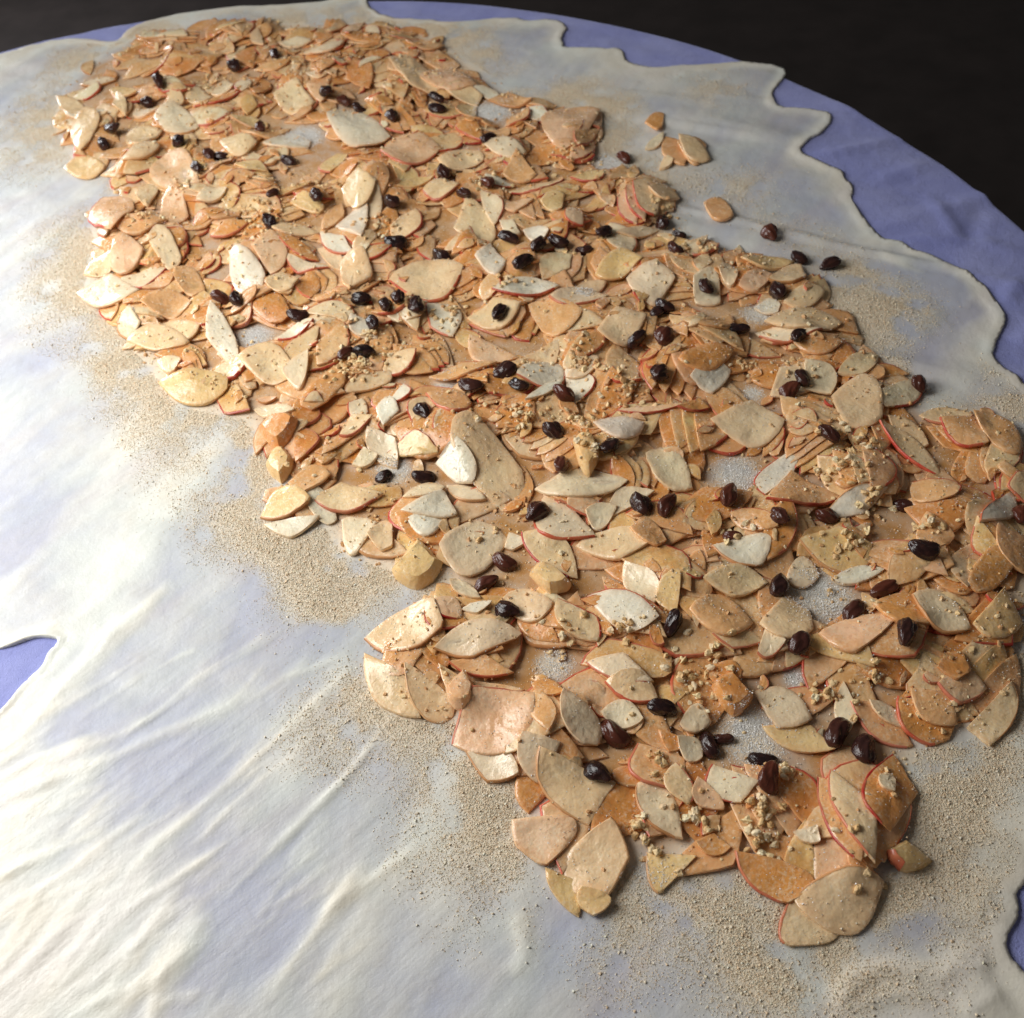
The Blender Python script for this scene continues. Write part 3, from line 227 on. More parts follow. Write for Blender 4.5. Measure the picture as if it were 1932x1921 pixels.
def m_wood():
    m, nt, p, o = mat('table_wood'); v = geopos(nt)
    nt.links.new(ramp(nt, noise(nt, v, 20, 5), [(.3, (.12, .06, .03)), (.7, (.2, .11, .05))]), p.inputs['Base Color']); return m
CLOTH_A, CLOTH_B = (.27, .30, .66), (.38, .41, .76)
FLOOR, CLOTH, DOUGH, FLESH, PEEL, RAISIN = m_floor(), m_cloth(), m_dough(), m_flesh(), m_peel(), m_raisin()
CRUMB, NUT, SUGAR, WOOD = m_grain('breadcrumb'), m_grain('nut_meat', .6), m_sugar(), m_wood()

# ---------------------------------------------------------------- floor, table, cloth
fl = mesh('floor', [(-4, -3, 0), (4, -3, 0), (4, 6, 0), (-4, 6, 0)], [(0, 1, 2, 3)], [FLOOR])
S(link('floor', fl), kind='structure')
TX, TY, TR = TABLE
CX, CY = TX*M, TY*M
def cyl(cx, cy, r, z0, z1, n=96, taper=1.0):
    v = []; f = []
    for z, rr in ((z0, r*taper), (z1, r)):
        for i in range(n):
            a = 2*math.pi*i/n; v.append((cx+rr*math.cos(a), cy+rr*math.sin(a), z))
    for i in range(n):
        j = (i+1) % n; f.append((i, j, n+j, n+i))
    f.append(tuple(range(n-1, -1, -1))); f.append(tuple(range(n, 2*n))); return v, f
table = bpy.data.objects.new('round_table', None); COL.objects.link(table); table.location = (CX, CY, 0)
S(table, label='round table hidden under the periwinkle cloth, carrying the dough', category='table')
v, f = cyl(0, 0, TR*M-.006, TZ-.030, TZ-.003); link('tabletop', mesh('tabletop', v, f, [WOOD], False), table)
for k in range(4):
    a = math.pi/4+k*math.pi/2
    v, f = cyl(.38*math.cos(a), .38*math.sin(a), .03, 0, TZ-.031, 20, .7); link('leg', mesh('leg', v, f, [WOOD]), table)

def cloth_h(x, y):
    return cloth_base(x, y)+cloth_crease(np.asarray(x, float), np.asarray(y, float))
def cloth_crease(x, y):
    z = np.zeros(x.shape)
    for P, w_, a_ in CREASES:
        P = np.array(P, float); b0 = P.min(0)-25; b1 = P.max(0)+25; m = (x > b0[0]) & (x < b1[0]) & (y > b0[1]) & (y < b1[1])
        if m.any():
            d, _, nr = polydist(x[m], y[m], P, False); L = np.hypot(*(P[0]-P[-1])); e = np.minimum(np.hypot(*(nr-P[0]).T), np.hypot(*(nr-P[-1]).T))
            z[m] += a_*np.exp(-(d/w_)**2)*np.clip(e/(.3*L), 0, 1)
    return z
def cloth_base(x, y):
    """gentle wrinkles of the cloth, mm (x, y in mm)"""
    u = x*.45+y*.9; w = x*.9-y*.45
    r_ = 1-abs(2*fbm(u*.020+6, w*.004+1, 2)-1); return 2.6*(fbm(u*.030, w*.006+3, 3)-.5)+2.2*np.clip(r_-.82, 0, 1)/.18*np.clip((x-60)/120, 0, 1)+1.2*(fbm(x*.012+5, y*.012, 2)-.5)
def make_cloth():
    nr, na = 230, 720; v = []
    rs = np.linspace(0, TR-3, nr); an = np.linspace(0, 2*np.pi, na, endpoint=False)
    rr, aa = np.meshgrid(rs, an, indexing='ij')
    x = TX+rr*np.cos(aa); y = TY+rr*np.sin(aa); z = cloth_h(x, y)
    cre = np.exp(-((aa-math.radians(17))/.012)**2)*np.clip((rr-TR*.8)/(TR*.2), 0, 1); z = z+2.2*cre
    parts = [np.stack([x, y, z], -1)]
    edge = z[-1]
    for k, (dr, dz) in enumerate([(1.5, -.6), (2.6, -2), (3.2, -5), (3.6, -14), (5, -40), (8, -80), (12, -130), (16, -180), (20, -230)]):
        fold = np.clip(k-2, 0, 7)*(2.2*np.sin(an*26+1.5*np.sin(an*5))+1.1*np.sin(an*41+2))
        r = TR-3+dr+fold; parts.append(np.stack([TX+r*np.cos(an), TY+r*np.sin(an), edge*max(0, 1-k*.3)+dz+.4*cre[-1]], -1)[None])
    P = np.concatenate(parts, 0); n = P.shape[0]
    P[..., 2] += TZ*1000; V = P.reshape(-1, 3)*M
    i, j = np.meshgrid(np.arange(n-1), np.arange(na), indexing='ij'); j2 = (j+1) % na
    q = np.stack([i*na+j, (i+1)*na+j, (i+1)*na+j2, i*na+j2], -1).reshape(-1, 4)
    q = q[na:]  # the centre ring collapses to a point
    return V, np.concatenate([q, np.stack([np.arange(na)+na, (np.arange(na)+1) % na+na, (np.arange(na)+1) % na, np.arange(na)], -1)[:0]])
V, q = make_cloth()
S(link('tablecloth', mesh_np('tablecloth', V, q, [CLOTH], True)), label='periwinkle blue tablecloth hanging over the round table under the dough', category='tablecloth')

# ---------------------------------------------------------------- dough sheet
OUT = smoothpoly(OUTLINE, 5, 4.0); HOL = smoothpoly(HOLE, 4, 2.0); FIL = np.array(FILLING, float)
X0, X1, Y0, Y1 = -800, 480, -160, 1040
def dough_fields(x, y, sd):
    """height above the cloth (mm) and relative thickness of the dough"""
    # direction of stretching in the bare part: from the near left corner towards the filling
    u = x*.79+y*.61; w = x*.61-y*.79
    st = fbm(w*.055+.02*u, u*.009, 4); bl = fbm(x*.014+2, y*.014+8, 3); fi = fbm(x*.09, y*.09, 3)
    th = .36+.8*(bl-.5)+.75*(st-.5)+.25*(fi-.5)
    for bx, by, br, am in BLOBS: th = th+am*np.exp(-((x-bx)**2+(y-by)**2)/(2*(br*.6)**2))
    h = .7+.45*(fi-.45)
    rd = np.zeros_like(x)
    for P, w_, a_ in RIDGES:
        P = smoothpoly_open(P); b0 = P.min(0)-4*w_; b1 = P.max(0)+4*w_
        m = (x > b0[0]) & (x < b1[0]) & (y > b0[1]) & (y < b1[1])
        if not m.any(): continue
        d, _, nr = polydist(x[m], y[m], P, False)
        d = d+1.2*w_*(vnoise(x[m]*.06, y[m]*.06)-.5)
        L = np.hypot(*(P[0]-P[-1])); e = np.minimum(np.hypot(*(nr-P[0]).T), np.hypot(*(nr-P[-1]).T)); fade = np.clip(e/(L*.2), 0.05, 1)
        d = np.abs(d); g = np.exp(-(d/w_)**2)*fade; rd[m] += .62*a_*fade*(.35*np.exp(-(d/w_)**2)+.65*np.exp(-d/(.45*w_))); th[m] += .55*g*np.sign(a_)*min(1, abs(a_))
    bare = np.clip((fbm(x*.006+11, y*.006, 2)-.35)*4, 0, 1)
    h = h+rd+1.0*(st-.5)*bare
    # rolled edge
    e = np.exp(-((sd-2.6)/4.0)**2)*(.1+1.5*vnoise(x*.05, y*.05)**1.5); h = h+.9*e
    th = th+.7*np.exp(-(sd/(5+22*vnoise(x*.02+7, y*.02)))**2)
    return np.maximum(h, .25), np.clip(th, 0, 1)
def smoothpoly_open(P, n=5):
    P = np.asarray(P, float); A = np.vstack([2*P[0]-P[1], P, 2*P[-1]-P[-2]]); out = []
    for i in range(1, len(A)-2):
        p0, p1, p2, p3 = A[i-1:i+3]
        for k in range(n):
            t = k/n; out.append(.5*((2*p1)+(-p0+p2)*t+(2*p0-5*p1+4*p2-p3)*t*t+(-p0+3*p1-3*p2+p3)*t**3))
    out.append(P[-1]); return np.array(out)
def crumb_density(x, y, fd):
    nz = fbm(x*.018, y*.018, 3); n2 = fbm(x*.07+3, y*.07, 3); reach = 44+60*(nz-.5)
    dn = np.clip(1.15-np.clip(fd, 0, None)/np.maximum(reach, 8), 0, 1)*np.clip((nz-.22)*4, 0, 1)*np.clip((n2-.15)*3, .2, 1)
    for px_, py_, pr_, pa_ in CRUMB_SPOTS: dn = np.clip(dn+pa_*np.exp(-((x-px_)**2+(y-py_)**2)/(2*(pr_*.55)**2))*np.clip((n2-.22)*3, .1, 1), 0, 1.3)
    return dn**1.35
def make_dough():
    xs = np.concatenate([np.arange(X0, -420, 6.0), np.arange(-420, X1, 1.9)]); ys = np.concatenate([np.arange(Y0, 70, 5.0), np.arange(70, 560, 1.7), np.arange(560, Y1, 2.2)])
    gx, gy = np.meshgrid(xs, ys); sh = gx.shape
    x = gx.ravel().copy(); y = gy.ravel().copy()
    d, ins, nr = polydist(x, y, OUT); d2 = np.full(len(x), 1e9); ins2 = np.zeros(len(x), bool); nr2 = np.zeros((len(x), 2))
    hm = (abs(x-HOL[:, 0].mean()) < 120) & (abs(y-HOL[:, 1].mean()) < 120); d2[hm], ins2[hm], nr2[hm] = polydist(x[hm], y[hm], HOL)
    inside = ins & ~ins2
    ny, nx = sh; i, j = np.meshgrid(np.arange(ny-1), np.arange(nx-1), indexing='ij'); a = (i*nx+j).ravel()
    q = np.stack([a, a+1, a+nx+1, a+nx], 1)
    q = q[inside[q].sum(1) >= 2]
    # vertices of kept faces that fall outside slide onto the outline
    use = np.zeros(len(x), bool); use[q.ravel()] = True
    o = use & ~inside
    h2 = o & ins2; x[h2], y[h2] = nr2[h2, 0], nr2[h2, 1]
    h1 = o & ~ins2; x[h1], y[h1] = nr[h1, 0], nr[h1, 1]
    sd = np.where(inside, np.minimum(d, d2*2.5+1), 0.0)
    idx = -np.ones(len(x), int); k = np.nonzero(use)[0]; idx[k] = np.arange(len(k)); q = idx[q]
    x, y, sd = x[k], y[k], sd[k]
    h, th = dough_fields(x, y, sd)
    z = cloth_h(x, y)+h+.3
    V = np.stack([x, y, z], 1)
    # close the edge down to the cloth
    e = np.concatenate([q[:, [0, 1]], q[:, [1, 2]], q[:, [2, 3]], q[:, [3, 0]]]); key = np.sort(e, 1); key = key[:, 0]*len(V)+key[:, 1]
    un, first, cnt = np.unique(key, return_index=True, return_counts=True); be = e[first[cnt == 1]]
    bv = np.unique(be); mp = -np.ones(len(V), int); mp[bv] = len(V)+np.arange(len(bv))
    low = V[bv].copy(); low[:, 2] = cloth_h(low[:, 0], low[:, 1])+.12
    skirt = np.stack([be[:, 1], be[:, 0], mp[be[:, 0]], mp[be[:, 1]]], 1)
    V = np.concatenate([V, low]); th = np.concatenate([th, np.ones(len(bv))]); q = np.concatenate([q, skirt])
    V[:, 2] += TZ*1000
    me = mesh_np('dough_sheet', V*M, q, [DOUGH], True)
    fd_, fi_, _ = polydist(V[:, 0], V[:, 1], FIL); cd = crumb_density(V[:, 0], V[:, 1], np.where(fi_, -fd_, fd_))
    vfloat(me, 'thick', th); vfloat(me, 'crumb', np.clip(cd, 0, 1))
    inn = np.clip((np.where(fi_, fd_, -fd_)-5)/16, 0, 1)
    for gx_, gy_, gr in GAPS: inn = inn*(1-np.exp(-(((V[:, 0]-gx_)**2+(V[:, 1]-gy_)**2)/(gr**2))**2))
    vfloat(me, 'bare', np.clip(((.9*V[:, 0]+60)*-1+.75*(420-V[:, 1]))/160, 0, 1)*np.clip((560-V[:, 1])/120, 0, 1)*(1-inn))
    vfloat(me, 'juice', inn); return me
dough = link('dough_sheet', make_dough())
S(dough, label='thin translucent strudel dough stretched over the cloth, with ragged thick edges', category='dough')

# ---------------------------------------------------------------- height map on which the filling is piled
CE = 1.5; HX0, HY0 = -460, 60; HW, HH = 560, 660
hx, hy = np.meshgrid(HX0+CE*(np.arange(HW)+.5), HY0+CE*(np.arange(HH)+.5))
_d, _i, _ = polydist(hx.ravel(), hy.ravel(), OUT)
_h, _t = dough_fields(hx.ravel(), hy.ravel(), np.where(_i, _d, 0))
HM = np.where(_i, cloth_h(hx.ravel(), hy.ravel())+_h+.3, 0).reshape(hx.shape)
DOUGHTOP = HM.copy()
FD, FI, _ = polydist(hx.ravel(), hy.ravel(), FIL); FD = np.where(FI, -FD, FD).reshape(hx.shape)
GAPM = np.zeros_like(FD)
for gx_, gy_, gr in GAPS:
    GAPM = np.maximum(GAPM, np.exp(-(((hx-gx_)**2+(hy-gy_)**2)/(gr**2))**2))
def cell(x, y): return int((y-HY0)/CE), int((x-HX0)/CE)
def htop(x, y):
    i, j = cell(x, y); i = min(max(i, 0), HH-1); j = min(max(j, 0), HW-1); return HM[i, j]

TONE = {'W': (.95, .85, .67), 'w': (.94, .77, .53), 'c': (.92, .68, .40), 'y': (.91, .65, .30), 't': (.84, .47, .21), 'p': (.93, .60, .37), 'o': (.78, .34, .09), 'g': (.92, .72, .46)}
PEELC = {'r': [(.58, .05, .03), (.62, .10, .05), (.46, .03, .025), (.66, .17, .10)], 'y': [(.62, .30, .12), (.66, .36, .16), (.58, .16, .09)]}
def outline_pts(A, B, C, D, n, rg, rough=.03, cut=None):
    A, B, C, D = (np.array(p, float) for p in (A, B, C, D))
    L = np.hypot(*(B-A))
    def arc(P, Q, T):
        K = 2*T-(P+Q)/2; t = np.linspace(0, 1, n, endpoint=False)[:, None]
        t = t*.98+.01
        return (1-t)**2*P+2*t*(1-t)*K+t*t*Q
    def corner(P, Q, T):
        t = np.linspace(0, 1, n, endpoint=False)[:, None]*.98+.01; h = n//2
        a = P+(T-P)*(t*2); b = T+(Q-T)*(t*2-1); return np.where(t < .5, a, b)
    c1 = arc(A, B, C); wd = np.hypot(*(C-D)); off = abs(np.cross(np.append(B-A, 0), np.append(D-A, 0))[2])/(L+1e-6)
    sty = rg.random()
    c2 = corner(B, A, D) if (off > .4*wd and sty < .34) else arc(B, A, D)
    if sty > .8: c1 = .5*c1+.5*corner(A, B, C)
    P = np.concatenate([c1, c2])
    if rg.random() < .2:      # a broken-off tip
        d = (B-A)/(L+1e-6); s_ = (P-A)@d; lim = L*rg.uniform(.72, .92); sl_ = rg.uniform(-.4, .4); e_ = np.array([-d[1], d[0]])
        ex = np.maximum(s_+sl_*((P-A)@e_)-lim, 0); P = P-ex[:, None]*d
    ph = rg.uniform(0, 6.28, 4); s = np.linspace(0, 2*np.pi, 2*n, endpoint=False); cen = P.mean(0)
    k = 1+rough*(np.sin(3*s+ph[0])*.5+np.sin(5*s+ph[1])*.5+np.sin(9*s+ph[2])*.35)
    return cen+(P-cen)*k[:, None]
def support(P, rg, tilt=.10, maxt=.42):
    """rest a flat piece with outline P (mm) on the pile: z = c + gx*x + gy*y, and the cells under it"""
    lo = P.min(0); hi = P.max(0); i0, j0 = cell(*lo); i1, j1 = cell(*hi)
    i0 = max(i0, 0); j0 = max(j0, 0); i1 = min(i1+1, HH-1); j1 = min(j1+1, HW-1)
    if i1 <= i0 or j1 <= j0: return None
    sx = hx[i0:i1, j0:j1]; sy = hy[i0:i1, j0:j1]; ins = np.zeros(sx.shape, bool)
    for k in range(len(P)):
        a = P[k]; b = P[k-1]; ins ^= ((a[1] > sy) != (b[1] > sy)) & (sx < (b[0]-a[0])*(sy-a[1])/(b[1]-a[1]+1e-12)+a[0])
    if ins.sum() < 3: return None
    cen = P.mean(0); x = sx[ins]-cen[0]; y = sy[ins]-cen[1]; z = HM[i0:i1, j0:j1][ins]
    G = np.stack([x, y, np.ones_like(x)], 1); wgt = (1+(z-z.min()))[:, None]
    s = np.linalg.lstsq(G*wgt, z*wgt[:, 0], rcond=None)[0]; g = s[:2]*.9+rg.normal(0, tilt, 2); n = np.hypot(*g)
    if n > maxt: g *= maxt/n
    r = z-g[0]*x-g[1]*y; c = np.percentile(r, 76)
    return cen, g, c, (slice(i0, i1), slice(j0, j1)), ins, x, y
def hblur(x, y):
    """mean height of the pile around points (mm)"""
    i = np.clip(((y-HY0)/CE).astype(int), 3, HH-4); j = np.clip(((x-HX0)/CE).astype(int), 3, HW-4); z = 0
    for a in (-3, -1, 1, 3):
        for b in (-3, -1, 1, 3): z = z+HM[i+a, j+b]
    return z/16
SAG = .68
def lens_geo(P, cen, g, c, t0, n, rg, curl, chunk=False, cside=None):
    """vertices (mm, absolute) and faces of a slice with outline P lying on plane c+g.x ; returns also top z"""
    Q = P-cen; m = len(Q)
    ax = cside/ (np.hypot(*cside)+1e-9); s = Q@ax; s = s/(abs(s).max()+1e-9)
    lng = np.array([-ax[1], ax[0]]); u = Q@lng; um = abs(u).max()+1e-9
    def plane(R): return c+R@g
    def curv(R): return curl*((R@lng/um)**2)
    def thick(R): return t0*(1+.35*(R@ax)/(abs(Q@ax).max()+1e-9))
    if chunk: rings = [(1.0, .08), (.97, .45), (.72, .92), (.35, 1.0)]; lowr = [(.9, 0.0)]
    else: rings = [(1.0, .10), (1.0, .74), (.965, .97), (.80, 1.0), (.42, 1.02)]; lowr = [(.98, 0.0)]
    V = []; F = []
    for sc, hz in lowr+rings:
        R = Q*sc; zb = plane(R)
        if not chunk: zb = (1-SAG)*zb+SAG*np.minimum(hblur(R[:, 0]+cen[0], R[:, 1]+cen[1])+.3, zb+2.5)
        V.append(np.column_stack([R+cen, zb+curv(R)+thick(R)*hz]))
    k = len(lowr+rings)
    for r in range(k-1):
        for i in range(m):
            j = (i+1) % m; F.append((r*m+i, r*m+j, (r+1)*m+j, (r+1)*m+i))
    V = np.concatenate(V); R0 = np.zeros((1, 2))
    zc = c if chunk else (1-SAG)*c+SAG*min(float(hblur(np.array([cen[0]]), np.array([cen[1]]))[0])+.3, c+2.5)
    V = np.concatenate([V, [[cen[0], cen[1], zc+t0*1.02]], [[cen[0], cen[1], zc]]]); tc = k*m; bc = tc+1
    for i in range(m):
        j = (i+1) % m; F.append(((k-1)*m+i, (k-1)*m+j, tc)); F.append((j, i, bc))
    return V, F
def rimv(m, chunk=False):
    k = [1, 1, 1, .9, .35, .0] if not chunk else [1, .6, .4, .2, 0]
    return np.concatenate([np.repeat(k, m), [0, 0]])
def peel_geo(V, m, n, k0=1):
    """strip over the rounded side wall of a slice: first n outline points (the arc side)"""
    idx = np.arange(0, n); cen = V[:m*5].mean(0); A = V[m*1:m*2][idx]; B = V[m*2:m*3][idx]; C = V[m*3:m*4][idx]; low = V[:m][idx]
    o = A[:, :2]-cen[:2]; o = o/np.linalg.norm(o, axis=1)[:, None]
    def off(P, d, dz): R = P.copy(); R[:, :2] += o*d; R[:, 2] += dz; return R
    w = np.sin(np.linspace(.15, math.pi-.15, n))[:, None]
    kk = (w[:, 0]*(.12+.62*vnoise(C[:, 0]*.35, C[:, 1]*.35)))[:, None]; inner = C.copy(); inner[:, :2] -= o*kk; inner[:, 2] += .05
    rows = [off(low, .2, .05), off(A, .22, 0), off(B, .24, .03), off(C, .08, .10), inner]
    P = np.concatenate(rows); F = []
    for r in range(4):
        for i in range(n-1): F.append((r*n+i, r*n+i+1, (r+1)*n+i+1, (r+1)*n+i))
    return P, F
def update_top(sup, t):
    cen, g, c, sl, ins, x, y = sup; sub = HM[sl]; z = c+g[0]*x+g[1]*y
    z = (1-SAG)*z+SAG*np.minimum(hblur(x+cen[0], y+cen[1])+.3, z+2.5)+t; sub[ins] = np.maximum(sub[ins], z)

# ---- loose layer of overlapping slices underneath: past counting, one mass
def rand_slice(rg, cx, cy, Lm=(20, 42)):
    L = rg.uniform(*Lm); W_ = L*rg.uniform(.34, .62); a = rg.uniform(0, 2*np.pi); kind = rg.random()
    d = np.array([math.cos(a), math.sin(a)]); e = np.array([-d[1], d[0]]); c = np.array([cx, cy])
    if kind < .35: A, B, C, D = c-d*L/2, c+d*L/2, c+e*W_*.55, c-e*W_*.45
    elif kind < .75: A, B, C, D = c-d*L/2, c+d*L/2, c+e*W_*.85, c-e*W_*.08
    else: A, B, C, D = c-d*L/2, c+d*L*.42, c+e*W_*.6-d*L*.2, c-e*W_*.5+d*L*.22
    return A, B, C, D
rg = np.random.default_rng(11)
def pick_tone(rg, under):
    return rg.choice(list('wcyptogW'), p=[.08, .20, .10, .16, .22, .22, .02, 0.] if under else [.24, .26, .12, .10, .10, .04, .04, .10])  # under: browner choice, shade of the gaps put into the tones
def jit(c, rg, s=.08):
    k = rg.normal(0, s); return np.clip(np.array(c)*(1+np.array([.5, 1, 1.5])*k+rg.normal(0, .012, 3)), 0.01, .93)
def pile_stuff(count, chips, under):
    VV = []; FF = []; TT = []; MI = []; base = 0; made = 0; tries = 0; fan = []; RM = []
    count += chips
    while made < count and tries < count*14:
        small_ = made >= count-chips
        tries += 1
        x = rg.uniform(-372, 305); y = rg.uniform(118, 985); i, j = cell(x, y)
        if FD[i, j] > -7 or rg.random() < GAPM[i, j]*1.1: continue
        n = 8
        if fan and not small_:      # another slice of the same apple, slipped sideways
            q0, sh, ro = fan.pop(); cs, sn = math.cos(ro), math.sin(ro); ctr = sum(q0)/4
            pts = tuple(ctr+sh+np.array([[cs, -sn], [sn, cs]])@(p_-ctr) for p_ in q0)
        else:
            pts = rand_slice(rg, x, y, (7, 17) if small_ else (26, 50))
            if not small_ and rg.random() < .45:
                ax_ = pts[2]-pts[3]; ax_ = ax_/np.hypot(*ax_); st_ = rg.uniform(4, 8); ro_ = rg.normal(0, .10)
                fan = [(pts, ax_*st_*k, ro_*k) for k in range(int(rg.integers(1, 4)), 0, -1)]
        P = outline_pts(*pts, n, rg)
        if max(FD[cell(*np.clip(q, (HX0+2, HY0+2), (HX0+HW*CE-3, HY0+HH*CE-3)))] for q in P) > 6: continue
        if max(GAPM[cell(*q)] for q in P) > .6: continue
        sup = support(P, rg, .12, .30)
        if sup is None: continue
        t0 = rg.uniform(1.0, 1.9)*(.9 if small_ else 1); V, F = lens_geo(P, sup[0], sup[1], sup[2], t0, n, rg, rg.normal(0, .5), cside=np.array(pts[2])-sup[0])
        update_top(sup, t0)
        tone = jit(TONE[pick_tone(rg, under)], rg)*np.array([.93, .85, .76]); tv = np.tile(tone, (len(V), 1)); mi = [0]*len(F); RM.append(np.repeat(rimv(2*n), 1))  # darker, redder tint: cinnamon plus the shade between slices painted into the tone
        pr = rg.random()
        VV.append(V); FF += [tuple(k+base for k in q) for q in F]; TT.append(tv); MI += mi; base += len(V)
        if pr < .55:
            PV, PF = peel_geo(V, 2*n, n); col = PEELC['r' if pr < .36 else 'y']; pc = jit(col[rg.integers(len(col))], rg, .12)
            VV.append(PV); FF += [tuple(k+base for k in q) for q in PF]; TT.append(np.tile(pc, (len(PV), 1))); RM.append(np.zeros(len(PV))); MI += [1]*len(PF); base += len(PV)
        made += 1
    V = np.concatenate(VV)*M; V[:, 2] += TZ
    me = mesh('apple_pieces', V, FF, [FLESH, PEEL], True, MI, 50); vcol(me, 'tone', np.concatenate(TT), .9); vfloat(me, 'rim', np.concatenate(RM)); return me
S(link('apple_filling_layer', pile_stuff(N_UNDER, N_CHIPS, True)), kind='stuff', label='mass of overlapping apple slices under the top slices, cinnamon and gap shade in their colour', category='apple filling')

# ---- nut bits fallen between the layers / grains, as arrays
ICO = None
def ico(sub):
    bm = bmesh.new(); bmesh.ops.create_icosphere(bm, subdivisions=sub, radius=1); v = np.array([x.co[:] for x in bm.verts]); f = np.array([[q.index for q in p.verts] for p in bm.faces]); bm.free(); return v, f
OCT = (np.array([(1, 0, 0), (-1, 0, 0), (0, 1, 0), (0, -1, 0), (0, 0, 1), (0, 0, -1)], float), np.array([(0, 2, 4), (2, 1, 4), (1, 3, 4), (3, 0, 4), (2, 0, 5), (1, 2, 5), (3, 1, 5), (0, 3, 5)]))
TET = (np.array([(1, 1, 1), (1, -1, -1), (-1, 1, -1), (-1, -1, 1)], float)*.75, np.array([(0, 1, 2), (0, 3, 1), (0, 2, 3), (1, 3, 2)]))
def grains(name, pos, rad, tone, m, shape=OCT, jitter=.28, flat=.8, seed=1, smooth=False):
    r = np.random.default_rng(seed); bv, bf = shape; n = len(pos); k = len(bv)
    v = bv[None]*(1+r.uniform(-jitter, jitter, (n, k, 1)))*rad[:, None, None]*r.uniform(.7, 1.3, (n, 1, 3))
    a = r.uniform(0, 6.283, n); b = r.uniform(0, 6.283, n)
    ca, sa, cb, sb = np.cos(a)[:, None], np.sin(a)[:, None], np.cos(b)[:, None], np.sin(b)[:, None]
    y_ = v[..., 1]*cb-v[..., 2]*sb; z_ = v[..., 1]*sb+v[..., 2]*cb; x_ = v[..., 0]
    v = np.stack([x_*ca-y_*sa, x_*sa+y_*ca, z_*flat], -1)+pos[:, None, :]
    f = bf[None]+(np.arange(n)*k)[:, None, None]
    V = v.reshape(-1, 3)*M; V[:, 2] += TZ
    me = mesh_np(name, V, f.reshape(-1, 3), [m], smooth)
    if tone is not None: vcol(me, 'tone', np.repeat(tone, k, 0))
    return me

# ---- single slices: traced ones and further ones that fill the top layer
rs = np.random.default_rng(5)
slices = []
def add_slice(A, B, C, D, tone, peel, tilt=.11, name='apple_slice', n=14, t0=None):
    chunk = 'K' in peel
    P = outline_pts(A, B, C, D, n, rs, .02 if not chunk else .05)
    if ((P[:, 0] < HX0+4) | (P[:, 0] > HX0+HW*CE-4) | (P[:, 1] < HY0+4) | (P[:, 1] > HY0+HH*CE-4)).any(): return None
    sup = support(P, rs, 0.0 if chunk else tilt, .36)
    if sup is None: return None
    size = np.hypot(*(np.array(A)-B)); wid = np.hypot(*(np.array(C)-D))
    t0 = t0 or (min(wid*.42, 7.5) if chunk else rs.uniform(1.2, 2.1))
    V, F = lens_geo(P, sup[0], sup[1], sup[2]-(.4 if chunk else 0), t0, n, rs, 0 if chunk else rs.normal(.3, .5), chunk, np.array(C, float)-sup[0])
    update_top(sup, t0)
    org = np.array([sup[0][0], sup[0][1], sup[2]])
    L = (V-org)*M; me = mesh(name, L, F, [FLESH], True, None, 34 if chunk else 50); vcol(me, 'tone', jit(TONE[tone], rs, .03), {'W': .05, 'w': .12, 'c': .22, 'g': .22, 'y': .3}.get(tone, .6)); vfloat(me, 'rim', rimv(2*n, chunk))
    o = bpy.data.objects.new('apple_chunk' if chunk else 'apple_slice', None); COL.objects.link(o); o.empty_display_size = .01; link('flesh', me, o); o.location = (org[0]*M, org[1]*M, org[2]*M+TZ)
    pk = 'r' if 'r' in peel else ('y' if 'y' in peel else None)
    if pk:
        PV, PF = peel_geo(V, 2*n, n if not chunk else n//2); col = PEELC[pk]; pm = mesh('peel', (PV-org)*M, PF, [PEEL], True); vcol(pm, 'tone', jit(col[rs.integers(len(col))], rs, .12))
        link('peel', pm, o)
    slices.append((o, org, tone, peel, size, wid, chunk)); return o
# further slices between the traced ones, laid first so the traced ones stay on top
TC = np.array([((s[0]+s[2]+s[4]+s[6])/4, (s[1]+s[3]+s[5]+s[7])/4) for s in SLICES])
cnt = 0; tries = 0
while cnt < N_EXTRA and tries < 6000:
    tries += 1
    x = rs.uniform(-360, 290); y = rs.uniform(130, 970); i, j = cell(x, y)
    if FD[i, j] > -8 or GAPM[i, j] > .4: continue
    dd = np.hypot(*(TC-(x, y)).T).min()
    if dd < 15: continue
    pts = rand_slice(rs, x, y, (26, 46)); P = np.array(pts)
    if max(FD[cell(*np.clip(q, (HX0+2, HY0+2), (HX0+HW*CE-3, HY0+HH*CE-3)))] for q in P) > 5 or max(GAPM[cell(*q)] for q in P) > .6: continue
    if add_slice(*pts, pick_tone(rs, False), rs.choice(['n', 'r', 'y'], p=[.35, .45, .2]), .10): cnt += 1; TC = np.vstack([TC, (x, y)])
for s in SLICES:
    o = add_slice(s[0:2], s[2:4], s[4:6], s[6:8], s[8], s[9])
    if o and len(s) > 10: o['label'] = s[10]

NZ = fbm(hx*.03+9, hy*.03+4, 3)
# ---- chopped nuts
rn = np.random.default_rng(21)
NV = []
for vseed in range(10):
    r = np.random.default_rng(100+vseed); bv, bf = ico(2)
    d = 1+.26*np.sin(bv@r.normal(0, 2.2, 3)+r.uniform(0, 6))+.2*np.sin(bv@r.normal(0, 4, 3))
    v = bv*d[:, None]*np.array([1, r.uniform(.65, .95), r.uniform(.5, .8)])
    pl = r.normal(0, 1, (3, 3)); pl /= np.linalg.norm(pl, axis=1)[:, None]
    for p_ in pl: ov = np.maximum(v@p_-.62, 0); v = v-ov[:, None]*p_*.9   # cut faces
    NV.append((v, bf))
big = []; small = []
for cx, cy, cr, c in NUTS:
    for k in range(int(c*1.1)):
        a = rn.uniform(0, 6.28); q = abs(rn.normal(0, .55))*cr*1.1; x = cx+q*math.cos(a); y = cy+q*math.sin(a)
        small.append((x, y, rn.uniform(.7, 2.0)))
